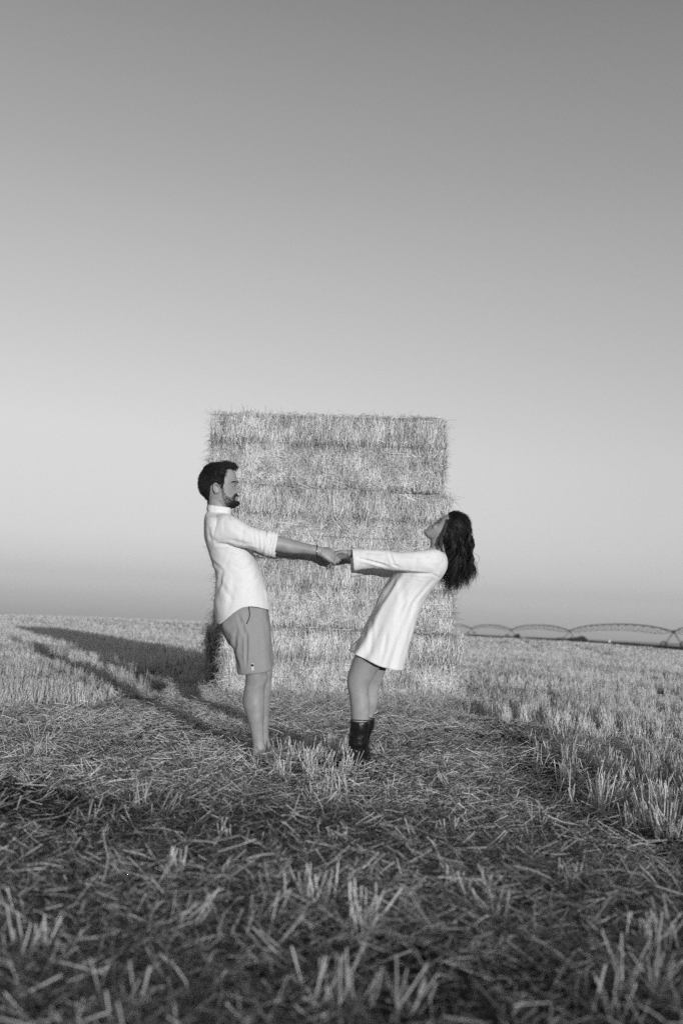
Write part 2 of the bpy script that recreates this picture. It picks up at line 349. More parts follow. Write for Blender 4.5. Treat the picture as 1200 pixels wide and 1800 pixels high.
def litter(n, y0, y1, pw, wd, lmin, lmax, lift, tone_mu=.46, steep=.16):
    x, y = sample(n, y0, y1, pw); s = standing(x, y)
    m = (rng.uniform(0, 1, n) > s*.85) & ~footprint(x, y) & ~(near_feet(x, y) & (rng.uniform(0, 1, n) < .9))
    m &= rng.uniform(0, 1, n) < np.clip(.6+.7*blot(x, y, 1.9, 7.)+.5*np.clip((y-2.6)/4.5, 0, 1), .2, 1)*(1-.7*np.exp(-((x-1.38-.12*np.sin(y*.9))/.2)**2)*(y < 10.2))*(1-.45*np.exp(-((x+1.45+.2*np.sin(y*.7))/.16)**2)*(y < 10.5))
    x, y = x[m], y[m]; n = len(x)
    a_ = rng.uniform(0, 2*math.pi, n)*.9+.9*blot(x, y, .8, 1.)
    D = np.stack([np.cos(a_), np.sin(a_), rng.normal(0, steep, n)], 1); Ln = rng.uniform(lmin, lmax, n)
    z = terrain(x, y)+rng.uniform(0, 1, n)**2*lift*(1+.5*blot(x, y, 2.4, 4))
    P = np.stack([x, y, z], 1)-norm(D)*(Ln*.5)[:, None]; P[:, 2] = np.maximum(P[:, 2], terrain(P[:, 0], P[:, 1])-.01)
    return stalks(P, D, Ln, wd*rng.uniform(.55, 1.25, n), bend=rng.normal(0, .12, n), tone=np.clip(rng.normal(tone_mu, .14, n)*(1+.22*blot(x, y, 1.6, 8)), .08, .85))
parts = [litter(62000, 1.2, 14.5, .5, .0034, .03, .14, .055, .44, .38),
         litter(190000, 1.2, 14.5, .75, .0022, .012, .06, .04, .27, .55),
         litter(26000, 1.3, 5.5, .6, .0028, .025, .11, .06, .38, .45), litter(70000, 4.6, 15, .3, .0034, .03, .16, .05, .66, .3), litter(60000, 5.5, 15, .3, .0028, .02, .08, .03, .58, .4),
         litter(11000, 1.4, 12, .5, .0042, .05, .16, .08, .60, .45)]
def heap(n):
    x = rng.uniform(-1.75, 1.7, n); y = BY+.02-np.abs(rng.normal(0, .22, n)); z = terrain(x, y)+rng.uniform(0, 1, n)*.17*np.exp(-((BY-y)/.2))
    D = np.stack([rng.normal(0, 1, n), rng.normal(0, .6, n), rng.normal(0, .45, n)], 1); Ln = rng.uniform(.04, .2, n)
    return stalks(np.stack([x, y, z], 1)-norm(D)*(Ln*.5)[:, None], D, Ln, rng.uniform(.002, .005, n), bend=rng.normal(0, .15, n), tone=np.clip(rng.normal(.52, .14, n), .1, .85))
parts.append(heap(9000))
V, Q, T = merge(parts); ls = link('loose_straw', npmesh('loose_straw', V, Q, T), M_STRAW)
tag(ls, 'trampled loose straw lying over the soil between the camera and the bales', 'straw', kind='stuff')

# ------------------------------------------------------------------ straw bales
def bale(cx, cy, cz, L_, D_, H_, yaw, nst, label, seed, sag=0):
    root = empty('straw_bale', (cx, cy, cz)); tag(root, label, 'straw bale', 'stacked straw bales')
    rg = np.random.default_rng(seed); ca, sa = math.cos(yaw), math.sin(yaw)
    def tw(v): v = np.array(v, float); v[:, 2] += sag*v[:, 0]*np.clip(v[:, 2]/H_, 0, 1); return np.stack([cx+v[:, 0]*ca-v[:, 1]*sa, cy+v[:, 0]*sa+v[:, 1]*ca, cz+v[:, 2]], 1)
    bm = bmesh.new(); bmesh.ops.create_cube(bm, size=1)
    bmesh.ops.scale(bm, vec=(L_, D_, H_), verts=bm.verts)
    bmesh.ops.bevel(bm, geom=bm.edges[:], offset=.085, segments=3, affect='EDGES')
    bmesh.ops.translate(bm, vec=(0, 0, H_/2), verts=bm.verts)
    bmesh.ops.subdivide_edges(bm, edges=[e for e in bm.edges if e.calc_length() > .3], cuts=24, use_grid_fill=True)
    me = bpy.data.meshes.new('body'); bm.to_mesh(me); bm.free(); v = getv(me)
    def lump(p): return .05*np.array([mnoise.noise(Vector((q[0]*1.9+seed, q[1]*1.9, q[2]*2.4))) for q in p])+( .024)*np.array([mnoise.noise(Vector((q[0]*9+seed, q[1]*9, q[2]*7))) for q in p])
    grooves = [H_*.60, H_*.33]
    def gr(z): return sum(-.03*np.exp(-((z-g)/.035)**2) for g in grooves[:1])
    out = np.stack([np.sign(v[:, 0])*(np.abs(v[:, 0]) > L_/2-.1), np.sign(v[:, 1])*(np.abs(v[:, 1]) > D_/2-.1), np.zeros(len(v))], 1)
    v = v+out*(lump(v)+gr(v[:, 2]))[:, None]; v[:, 2] += .014*np.sin(v[:, 0]*2.1+seed)*(v[:, 2] > H_*.5)
    setv(me, tw(v)); me.shade_smooth(); link('body', me, M_BALE, root)
    # surface stalks: face, left, right, top, plus wisps at the edges
    Ps, Ds, Ls, Ws, Ts = [], [], [], [], []
    def face(n, fn, nrm, vert=.55, lmul=1.0):
        u = rg.uniform(-.5, .5, n); h = rg.uniform(0, 1.0, n); h = np.where((h < .035) & (rg.uniform(size=n) < .7) & (abs(nrm[2]) < .5), rg.uniform(.05, 1, n), h); p = fn(u, h)
        nn = np.array(nrm, float); tang = np.cross([0, 0, 1.0], nn)
        if np.linalg.norm(tang) < .1: tang = np.array([1.0, 0, 0])
        upv = np.cross(nn, tang)
        # packed flakes: mostly upright stalks, whirls where the bale has been cut
        flow = 1.1*np.sin(p[:, 0]*5+seed)*np.sin(p[:, 2]*9+seed*2)*(rg.uniform(size=n) < .6)
        flow = flow*np.exp(-((np.sin(p[:, 0]*1.7+seed*3)-.4)/.7)**2); upper = np.clip((p[:, 2]/H_-.5)*8, 0, 1); pv_ = .42+.46*upper if abs(nn[2]) < .5 else vert
        ang = np.where(rg.uniform(size=n) < pv_, rg.normal(0, .2, n), rg.uniform(-1.7, 1.7, n))+flow*(1.2-.8*upper)
        sgn = np.where(rg.uniform(size=n) < .5, 1, -1)
        d = upv[None]*np.cos(ang)[:, None]*sgn[:, None]+tang[None]*np.sin(ang)[:, None]+nn[None]*np.abs(rg.normal(0, .16, n))[:, None]
        big = rg.uniform(size=n) < .22; l = np.where(big, rg.uniform(.08, .24, n), rg.uniform(.025, .12, n))*lmul; d = norm(d)
        if abs(nn[2]) < .5:
            dz_ = np.abs(d[:, 2])+1e-3; room = np.where(d[:, 2] > 0, H_-.012-p[:, 2], p[:, 2]-.012); back_ = np.where(d[:, 2] > 0, p[:, 2]-.008, H_-.008-p[:, 2])
            over = rg.uniform(size=n) < .2+.22*np.sin(p[:, 0]*4.3+seed)
            l = np.where(over, l, np.minimum(l, np.minimum(np.maximum(room, .008)/(.6*dz_), np.maximum(back_, .008)/(.4*dz_))))
        off = rg.uniform(-.012, .022, n)
        if abs(nn[2]) < .5: off = off+lump(p)+gr(p[:, 2])-.13*np.abs(2*h-1)**17
        Ps.append(p+nn[None]*off[:, None]-d*(l*.4)[:, None]); Ds.append(d); Ls.append(l); Ws.append(np.where(big, rg.uniform(.0045, .0085, n), rg.uniform(.0026, .0058, n)))
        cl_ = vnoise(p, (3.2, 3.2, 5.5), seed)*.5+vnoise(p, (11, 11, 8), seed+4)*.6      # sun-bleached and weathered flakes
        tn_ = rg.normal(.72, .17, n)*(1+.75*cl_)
        if abs(nn[2]) < .5: tn_ = tn_*(1-.5*np.exp(-((p[:, 2]-grooves[0]-.018*np.sin(p[:, 0]*5+seed))/.03)**2))*(1-.72*np.exp(-(p[:, 2]/.034)**2))*(1-.5*np.exp(-((H_-p[:, 2])/.018)**2))  # groove band darker; seam shade at top and bottom painted into stalk tone
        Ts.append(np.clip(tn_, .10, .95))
    face(nst, lambda u, h: np.stack([u*L_, np.full_like(u, -D_/2), h*H_], 1), (0, -1, 0), .66)
    face(nst//3, lambda u, h: np.stack([np.full_like(u, -L_/2), u*D_, h*H_], 1), (-1, 0, 0))
    face(nst//3, lambda u, h: np.stack([np.full_like(u, L_/2), u*D_, h*H_], 1), (1, 0, 0))
    face(nst//4, lambda u, h: np.stack([u*L_, (h-.5)*D_, np.full_like(u, H_)], 1), (0, 0, 1), .1, .8)
    # fringe
    n = 1000; k = rg.integers(0, 3, n); u = rg.uniform(-.5, .5, n); h = rg.uniform(0, 1, n)
    p = np.where((k == 0)[:, None], np.stack([u*L_, np.full(n, -D_/2+.02), np.where(h > .45, H_-.02, .03)], 1),
        np.where((k == 1)[:, None], np.stack([np.full(n, -L_/2+.01), -D_/2+.25*np.abs(u), h*H_], 1), np.stack([np.full(n, L_/2-.01), -D_/2+.25*np.abs(u), h*H_], 1)))
    Hs = 1.0; d = np.stack([np.where(k == 0, rg.normal(0, 1.0, n), np.where(k == 1, -1, 1)*rg.uniform(.2, .9, n)), rg.uniform(-1, .1, n)*.7, np.where(k == 0, np.where(h > .45, rg.normal(0, .22, n), -.6), rg.normal(-.7, .6, n))], 1)
    Ps.append(p); Ds.append(norm(d)); Ls.append(rg.uniform(.03, .17, n)); Ws.append(rg.uniform(.002, .0036, n)); Ts.append(np.clip(rg.normal(.5, .12, n), .15, .8))
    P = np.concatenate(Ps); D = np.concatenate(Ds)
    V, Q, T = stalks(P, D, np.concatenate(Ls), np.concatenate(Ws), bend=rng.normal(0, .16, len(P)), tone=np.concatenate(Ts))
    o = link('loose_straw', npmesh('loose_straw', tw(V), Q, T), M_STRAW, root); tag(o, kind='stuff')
    for g in grooves:
        pts = [(-L_/2-.0, -D_/2+.05), (-L_/2+.06, -D_/2-.0), (0, -D_/2-.005), (L_/2-.06, -D_/2-.0), (L_/2, -D_/2+.05), (L_/2, D_/2-.06), (L_/2-.06, D_/2), (-L_/2+.06, D_/2), (-L_/2, D_/2-.06), (-L_/2-.0, -D_/2+.05)]
        t_ = tube([np.array([a_, b_, g]) for a_, b_ in pts], [.0025]*len(pts), 6, 60, capround=False)
        link('twine', npmesh('twine', tw(t_[0]), t_[1]), M_TWINE, root, True)
    return root
#   x positions measured at each level from the photo
def xat(px, py): return at(px, py, BY*1.0)[0]
def zat(py, px=600): return at(px, py, BY*.995)[2]
lv = [(388, 812, 1240), (379, 800, 1108), (372, 795, 985), (364, 785, 855)]
tops = [zat(1107), zat(985), zat(856), zat(719)]
zb = [0]+tops[:3]; print('levels', zb, tops, BY)
labs = ['straw bale on the ground at the bottom of the stack behind the couple', 'straw bale second from the ground, behind the held hands and white hem of the shirt',
        'straw bale third from the ground, level with the heads of man and woman', 'topmost straw bale of the stack, against the sky']
yaws = [.03, -.015, .02, -.01]
for k in range(4):
    px0, px1, py = lv[k]; ym = py-62; x0, x1 = xat(px0, ym), xat(px1, ym); H_ = tops[k]-zb[k]; DD = 1.2
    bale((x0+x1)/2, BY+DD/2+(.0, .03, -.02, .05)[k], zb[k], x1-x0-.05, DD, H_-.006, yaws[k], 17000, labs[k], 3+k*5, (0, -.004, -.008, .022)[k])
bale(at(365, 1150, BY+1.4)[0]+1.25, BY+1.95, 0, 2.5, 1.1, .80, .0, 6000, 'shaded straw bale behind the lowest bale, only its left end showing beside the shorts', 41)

# ------------------------------------------------------------------ hands
def rotv(v, ax, a_):
    ax = norm(np.asarray(ax, float)); return v*math.cos(a_)+np.cross(ax, v)*math.sin(a_)+ax*(ax@v)*(1-math.cos(a_))
def hand(wr, fwd, back, thumb_side, curl, s=1.0, tcurl=.5, tout=.7, spread=.06):
    """palm + five separate fingers. fwd: along the hand, back: normal of the back of the hand, thumb_side: across"""
    f = norm(np.asarray(fwd, float)); b_ = np.asarray(back, float); b_ = norm(b_-f*(b_@f)); y = np.cross(b_, f)
    if y@np.asarray(thumb_side) < 0: y = -y
    P = lambda x_, y_, z_: wr+(f*x_+y*y_+b_*z_)*s
    out = [loft([(P(-.02, 0, 0), y*.024*s, b_*.019*s), (P(.005, 0, 0), y*.026*s, b_*.019*s), (P(.04, .002, 0), y*.036*s, b_*.018*s), (P(.075, 0, 0), y*.041*s, b_*.015*s), (P(.093, 0, -.001), y*.038*s, b_*.011*s)], 16, 20, 2.4)]
    out.append(tube([P(.01, .014, -.006), P(.035, .028, -.008), P(.055, .034, -.006)], [.014*s, .015*s, .010*s], 10))
    rootp = [(.088, .029), (.094, .0095), (.090, -.0105), (.082, -.029)]
    seg = [(.044, .025, .021), (.049, .029, .022), (.045, .027, .021), (.035, .020, .018)]; rad = [.0088, .009, .0085, .0074]
    for k in range(4):
        p_ = P(rootp[k][0]-.012, rootp[k][1], 0); d = rotv(f, b_, 0)+y*spread*(1.5-k)*.5; d = norm(d); pts = [p_]; rr_ = [rad[k]*1.1*s]; ax = np.cross(d, b_)
        cu = curl if not isinstance(curl, list) else curl[k]
        p_ = p_+d*.012*s
        for q in range(3):
            d = rotv(d, ax, -cu[q]); pm = p_+d*seg[k][q]*s*.5; p_ = p_+d*seg[k][q]*s
            pts += [pm, p_]; rr_ += [rad[k]*(.98-.08*q)*s, rad[k]*(1.0-.09*q)*s]
        out.append(tube(pts, rr_, 10, 22))
    d = norm(f*math.cos(tout)+y*math.sin(tout)-b_*.25); p_ = P(.026, .030, -.006); pts = [p_]; rr_ = [.0125*s]; ax = np.cross(d, -b_*.6-y*.8)
    for q, l in enumerate((.034, .030, .024)):
        if q: d = rotv(d, ax, tcurl)
        p_ = p_+d*l*s; pts.append(p_); rr_.append((.0108, .0098, .0082)[q]*s)
    out.append(tube(pts, rr_, 10, 18)); return out

# ------------------------------------------------------------------ cloth wrinkles
def wrinkle(me, amp, scale, seed, extra=None):
    v = getv(me); n = getn(me)
    a1 = vnoise(v, scale, seed); a2 = vnoise(v+.03*a1[:, None], [q*2.6 for q in scale], seed+9); d = amp*a1+amp*.5*(1-2*np.abs(a2)*1.6)*.6+amp*.22*vnoise(v, [q*6 for q in scale], seed+3)
    if extra is not None: d = d+extra(v)
    setv(me, v+n*d[:, None])
def fold(v, p0, p1, width, depth):
    """soft crease along the photographed line p0->p1"""
    q = to_px(v); a_ = np.array(p0, float); b_ = np.array(p1, float); ab = b_-a_; t = np.clip(((q-a_)@ab)/(ab@ab), 0, 1)
    dd = np.linalg.norm(q-(a_+t[:, None]*ab), axis=1); e = np.sin(np.clip(t, .02, .98)*math.pi)**.5
    return -depth*np.exp(-(dd/width)**2)*e+depth*.6*np.exp(-((dd-width*1.7)/width)**2)*e
def cloth(name, pieces, m, parent, thick=.003):
    V, Q, _ = merge(pieces); me = npmesh(name, V, Q); fix_normals(me); o = link(name, me, m, parent, True)
    s = o.modifiers.new('thickness', 'SOLIDIFY'); s.thickness = thick; s.offset = -1; return o
def head_axes(px, py, dz, T): return at(px, py, T+dz)

# ================================================================== MAN
TM = 6.0
man = empty('person', tuple(gnd(455, 1337))); tag(man, 'bearded man in white shirt and grey shorts leaning back, holding both hands of the woman', 'person')
m = lambda x, y, dz=0.: at(x, y, TM+dz)
rg_ = lambda *a_: ring(TM, *a_)
B = []
# torso
B.append(loft([rg_(402, 905, 372, 899, .05), rg_(408, 912, 368, 905, .11), rg_(414, 922, 366, 912, .165), rg_(420, 945, 366, 935, .175), rg_(430, 970, 370, 965, .16), rg_(440, 1000, 380, 1000, .145), rg_(450, 1030, 384, 1030, .145), rg_(458, 1060, 384, 1060, .16), rg_(462, 1090, 390, 1095, .17), rg_(462, 1115, 400, 1120, .155)], 50, 32, 2.3))
# neck
B.append(loft([rg_(400, 872, 362, 862, .052), rg_(399, 885, 366, 878, .056), rg_(401, 897, 367, 890, .06), rg_(404, 912, 368, 905, .08)], 16, 28, 2.1))
# head: skull, face, jaw
B.append(loft([rg_(398, 817, 372, 819, .03), rg_(408, 822, 361, 826, .06), rg_(413.5, 831, 354.5, 837, .074), rg_(416.2, 840, 352, 846, .079), rg_(417, 847, 352, 854, .079), rg_(415.3, 854, 354, 862, .077), rg_(415.5, 860, 359, 869, .072), rg_(416, 867, 366, 877, .066), rg_(416.3, 874, 376, 884, .060), rg_(417, 881, 385, 889, .053), rg_(416.5, 887, 392, 892, .043), rg_(413, 892, 399, 893.5, .022)], 46, 40, 2.25))
B.append(tube([m(416.0, 850), m(418.6, 856), m(421.2, 862), m(421.0, 864.6)], [.006, .008, .0105, .0095], 10))        # nose bridge and tip
for s in (-1, 1): B.append(ball(m(416.6, 864.9, s*.011), .0105, .008, .0065, None, 12))       # nostrils
B.append(tube([m(414.6, 848.0, -.034), m(417.0, 847.0, -.012), m(417.0, 847.0, .012), m(414.6, 848, .034)], [.0065]*4, 8))  # brow ridge
B.append(tube([m(415.0, 872.6, -.02), m(418.0, 871.8, 0), m(415.0, 872.6, .02)], [.004, .0055, .004], 8))     # lips
B.append(tube([m(414.6, 875.6, -.018), m(417.6, 875.6, 0), m(414.6, 875.6, .018)], [.004, .006, .004], 8))
B.append(ball(m(415.5, 884.5), .018, .022, .016))
for s in (-1, 1):                                                      # ears
    ex = m(381, 859.5, s*.078); up_ = norm(m(379.5, 850, 0)-m(383, 869, 0)); fr = norm(m(389, 860)-m(373, 858)); si = norm(YD*s-fr*.35)
    B.append(ball(ex+YD*s*.002, .014, .007, .030, (fr, si, up_)))
    B.append(tube([ex+YD*s*.012+fr*.019*math.cos(q)+up_*.033*math.sin(q)+fr*.002 for q in (2.2+1.9, 3.1+.4, 3.0, 2.4, 1.8, 1.2, .6)], [.005, .0052, .0056, .006, .006, .0055, .004], 8))
# arms
armn = [rg_(392, 908, 378, 946, .052, -.15), rg_(415, 919, 405, 950, .050, -.185), rg_(450, 934, 443, 963, .046, -.20), rg_(474, 940, 469, 968, .044, -.20), rg_(490, 942, 487, 969.5, .044, -.195), rg_(515, 948.5, 512, 973.5, .041, -.18), rg_(538, 955, 535.5, 974, .033, -.165), rg_(558, 959, 556, 976.5, .027, -.15), rg_(566, 961, 564, 978, .027, -.145)]
B.append(loft(armn, 50, 24, 2.05))
armf = [rg_(398, 910, 384, 948, .052, .15), rg_(430, 928, 424, 958, .050, .185), rg_(470, 946, 466, 974, .046, .19), rg_(495, 954, 492, 980, .044, .18), rg_(520, 959, 518, 983, .040, .165), rg_(540, 966, 537, 984.5, .03, .15), rg_(549, 971, 544, 987.5, .027, .145)]
B.append(loft(armf, 40, 24, 2.05))
upv = Zw_world = np.array([0, 0, 1.0])
camd = -YD
# near hand: back to the camera, fingers closing round hers
B += hand(m(562, 969, -.147), m(592, 981, -.125)-m(562, 969, -.147), camd+upv*.55, upv, (.55, 1.25, .9), 1.02, .45, .35)
B += hand(m(547, 979, .146), m(577, 989, .125)-m(547, 979, .146), -camd*.9+upv*.5, upv+camd*.2, (.25, .8, .6), .95, .4, .3, .02)
# legs
legn = [rg_(462, 1085, 398, 1092, .095, -.085), rg_(466, 1120, 408, 1125, .09, -.095), rg_(468, 1150, 422, 1152, .08, -.10), rg_(469, 1180, 431, 1183, .066, -.10), rg_(468, 1197, 431, 1200, .060, -.10), rg_(465.5, 1215, 428.5, 1218, .058, -.10), rg_(465, 1235, 428.5, 1237, .059, -.10), rg_(464.5, 1255, 432.5, 1256, .054, -.10), rg_(463.5, 1275, 438, 1276, .045, -.10), rg_(464, 1295, 442.5, 1295, .037, -.10), rg_(466, 1310, 444, 1311, .037, -.10), rg_(470, 1322, 443, 1326, .036, -.105), rg_(470, 1333, 444, 1335, .03, -.11)]
B.append(loft(legn, 60, 28, 2.1))
legf = [rg_(466, 1085, 402, 1092, .09, .085), rg_(472, 1120, 412, 1125, .088, .095), rg_(477, 1150, 428, 1152, .078, .10), rg_(479, 1180, 442, 1183, .064, .10), rg_(477, 1200, 441, 1202, .058, .10), rg_(475, 1230, 440, 1232, .057, .10), rg_(473.5, 1255, 443, 1256, .05, .10), rg_(472, 1280, 449, 1281, .040, .10), rg_(473, 1300, 452, 1300, .035, .10), rg_(478, 1312, 453, 1315, .034, .10), rg_(480, 1320, 455, 1322, .028, .10)]
B.append(loft(legf, 54, 28, 2.1))
def foot(ank, d, s, side):
    d = norm(np.array([d[0], d[1], 0.0])); sd = np.array([-d[1], d[0], 0.0]); up_ = np.array([0, 0, 1.0]); g = np.array([ank[0], ank[1], 0.0]); out = []
    P = lambda f, y_, z_: g+d*f+sd*y_*side+up_*z_
    out.append(loft([(P(-.065, 0, .03), sd*.018, up_*.02), (P(-.05, 0, .038), sd*.03, up_*.034), (P(0, 0, .047), sd*.034, up_*.045), (P(.05, .003, .040), sd*.037, up_*.036), (P(.10, .006, .028), sd*.044, up_*.024), (P(.14, .004, .018), sd*.045, up_*.015), (P(.155, .004, .015), sd*.040, up_*.011)], 24, 24, 2.3))
    for k, (y_, l, r_) in enumerate(((.033, .05, .0115), (.014, .045, .0082), (-.001, .040, .0078), (-.016, .034, .0074), (-.030, .026, .007))):
        out.append(tube([P(.135-.008*k, y_, .016), P(.15-.008*k+l*.5, y_, .018), P(.15-.008*k+l, y_, .011)], [r_, r_, r_*.85], 8))
    return out
ga = gnd(452, 1337); gb = gnd(462, 1322)
B += foot(m(456, 1322, -.10)+0*ga, (.75, -.66), 1, -1)
B += foot(m(465, 1318, .10), (.93, -.36), 1, 1)
bme = fuse(B, .0042, 5)
v = getv(bme)
for s in (-1, 1):
    v = sculpt(v, m(412.0, 854.0, s*.033), .014, (m(409, 854)-m(412, 854))*.9)           # eye sockets
    v = sculpt(v, m(409, 869.5, s*.058), .02, YD*-s*.004)
    v = sculpt(v, m(382, 860, s*.094), .007, YD*-s*.005)
v = sculpt(v, m(466, 1193, -.10), .03, IX*.008); v = sculpt(v, m(464, 1207, -.11), .02, -IX*.004); v = sculpt(v, m(432, 1232, -.10), .045, -IX*.006)
setv(bme, v)
body = link('body', bme, M_SKIN, man)
def eye(parent, T, x, y, dz, r, fx):
    c = at(x, y, T+dz); b_ = ball(c, r, r, r, None, 12); o = link('eye', npmesh('eye', *b_), M_SCL, parent, True)
    f_ = norm(fx+np.array([0, 0, 0.])); b2 = ball(c+f_*r*.5, r*.68, r*.68, r*.68, None, 10); link('iris', npmesh('iris', *b2), M_DARK, o, True)
def hair_from(me, poly, thick, parent, name, mtl, T, comb, n, ln, wd, tone=(.014, .006), lift=.25, dzlim=None, keep=None, shell=True, dens=None):
    """shell grown from the head surface inside the profile outline poly, plus short combed hairs"""
    v = getv(me); nn = getn(me); q = to_px(v); ins = inpoly(q, poly)
    if keep is not None: ins &= keep(v, q)
    o = None
    nf = len(me.polygons); ls_ = np.zeros(nf, dtype=np.int32); me.polygons.foreach_get('loop_start', ls_)
    vi = np.zeros(len(me.loops), dtype=np.int32); me.loops.foreach_get('vertex_index', vi)
    lt = np.zeros(nf, dtype=np.int32); me.polygons.foreach_get('loop_total', lt); sel = lt == 4
    Fq = vi[ls_[sel][:, None]+np.arange(4)]; Fq = Fq[ins[Fq].all(1)]
    if shell:
        used, inv = np.unique(Fq, return_inverse=True); Fs = inv.reshape(-1, 4); vv = v[used]; tn = thick(vv, q[used])
        cnt = np.zeros(len(used)); e = np.sort(np.concatenate([Fs[:, [0, 1]], Fs[:, [1, 2]], Fs[:, [2, 3]], Fs[:, [3, 0]]]), 1); ue, c_ = np.unique(e, axis=0, return_counts=True)
        bd = ue[c_ == 1].ravel(); tn[bd] = .0003
        tn = tn+.0014*vnoise(vv, (220, 220, 220), 3)*(tn > .001)
        vv = vv+nn[used]*tn[:, None]; o = link(name, npmesh(name, vv, Fs, np.full(len(vv), tone[0])), mtl, parent, True)
        base, bn = vv, nn[used]; idx = Fs[rng.integers(0, len(Fs), n)]
    else: base, bn = v, nn; idx = Fq[rng.integers(0, len(Fq), n)]
    w_ = rng.dirichlet((1, 1, 1, 1), n)[..., None]; P = (base[idx]*w_).sum(1); NN = norm((bn[idx]*w_).sum(1))
    if dens is not None:
        kk = rng.uniform(size=n) < dens(to_px(P)); P, NN = P[kk], NN[kk]; n = len(P)
    cb = comb(P, to_px(P)); D = norm(cb-NN*(cb*NN).sum(1, keepdims=True))+NN*lift+rng.normal(0, .14, (n, 3))
    V, Q, T_ = stalks(P-NN*.001, D, ln*rng.uniform(.6, 1.3, n), wd*rng.uniform(.7, 1.3, n), bend=rng.normal(0, .1, n), taper=.3, tone=np.clip(rng.normal(tone[0], tone[1], n), .003, .2))
    if o is None: return link(name, npmesh(name, V, Q, T_), mtl, parent)
    link('strand', npmesh('strand', V, Q, T_), mtl, o); tag(bpy.data.objects[-1] if False else o.children[0], kind='stuff'); return o
manhair = [(367, 889), (358, 880), (345, 862), (340, 845), (345, 825), (365, 806), (395, 804), (418, 808), (415, 826), (408, 825.5), (401, 825), (396.5, 826), (395.5, 836), (395.5, 845), (393.5, 853), (392.5, 856), (389.5, 855), (386, 850.5), (380, 848), (374.5, 849), (371, 853), (370.5, 862), (368.5, 870), (367, 878)]
def mh_thick(v, q):
    x, y = q[:, 0], q[:, 1]; top = np.clip((838-y)/14, 0, 1); fr = np.clip((x-385)/18, 0, 1)
    return .005+.007*top+.011*top*fr-.0035*np.clip((y-862)/14, 0, 1)-.003*np.clip((x-386)/6, 0, 1)*np.clip((y-835)/8, 0, 1)
hair_from(bme, manhair, mh_thick, man, 'hair', M_HAIR, TM, lambda P, q: (lambda f: f*(IX[None]*.8-IY[None]*.2)+(1-f)*(-IX[None]*.3+IY[None]*.9))(np.clip((838-q[:, 1])/16+rng.normal(0, .25, len(q)), 0, 1)[:, None]), 12000, .022, .0016, (.016, .008), .3)
for k in range(1): pass
# quiff swept forward over the forehead
Pq, Dq = [], []
n = 900; u = rng.uniform(0, 1, n); P = np.array([m(388+14*a_, 817.5+1.5*a_+rng.normal(0, 1.0), rng.uniform(-.05, .05)) for a_ in u])
D = IX[None]*1.0+IY[None]*rng.normal(.12, .16, n)[:, None]+YD[None]*rng.normal(0, .12, n)[:, None]
qf = stalks(P, D, rng.uniform(.02, .036, n), rng.uniform(.0015, .003, n), bend=rng.normal(0, .2, n), taper=.4, tone=np.clip(rng.normal(.015, .006, n), .004, .04))
link('hair', npmesh('quiff', *qf), M_HAIR, man)
beard = [(389.5, 855), (393.5, 855), (394.5, 864), (399, 870), (405, 872), (409.5, 868.8), (414, 866.6), (421, 866.5), (421, 871), (416, 871.5), (413.5, 874), (414.5, 878.5), (419, 879), (423, 885), (418, 896), (405, 897), (398, 889), (391, 880), (388.5, 872), (388, 862)]
hair_from(bme, beard, lambda v, q: .001+.005*np.clip((q[:, 0]-398)/12, 0, 1)*np.clip((q[:, 1]-876)/8, 0, 1)+.002*np.clip((q[:, 0]-409)/4, 0, 1), man, 'beard', M_HAIR, TM, lambda P, q: IY[None]*.9+IX[None]*.35, 14000, .009, .0014, (.018, .008), .2, shell=False,
          dens=lambda q: np.clip(.35+.65*np.clip((q[:, 0]-396)/14, 0, 1)*np.clip((q[:, 1]-868)/12, .3, 1)+.5*np.clip((q[:, 1]-881)/6, 0, 1), 0, 1))
chin = [(409, 878.5), (414, 880), (418, 880), (421, 884), (418, 897), (405, 897), (400, 888.5), (404, 884)]
hair_from(bme, chin, lambda v, q: np.full(len(v), .0035), man, 'beard', M_HAIR, TM, lambda P, q: IY[None]*.9+IX[None]*-.1, 6000, .0065, .0012, (.013, .006), .32, shell=False)
mst = [(411, 868.4), (415, 866.8), (422, 866.4), (422, 870.6), (416, 871), (413, 873.5), (412.4, 880), (410.5, 880), (410.3, 872)]
hair_from(bme, mst, lambda v, q: np.full(len(v), .003), man, 'moustache', M_HAIR, TM, lambda P, q: IY[None]*.8-IX[None]*.3, 700, .007, .001, (.016, .006), .2)
for s in (-1, 1):
    eye(man, TM, 410.9, 853.6, s*.030, .0088, IX+YD*s*.5+IY*.1)
    eb = tube([m(405.0, 849.0, s*.058), m(410.5, 846.6, s*.050), m(417.2, 847.6, s*.024)], [.002, .0042, .0034], 8); link('eyebrow', npmesh('eyebrow', *eb), M_HAIR, man, True)
    el = tube([m(407.2, 853.2, s*.048), m(410.8, 851.4, s*.042), m(413.4, 852.4, s*.026)], [.0012, .0022, .0012], 8); link('eyelid', npmesh('eyelid', *el), M_SKIN, man, True)
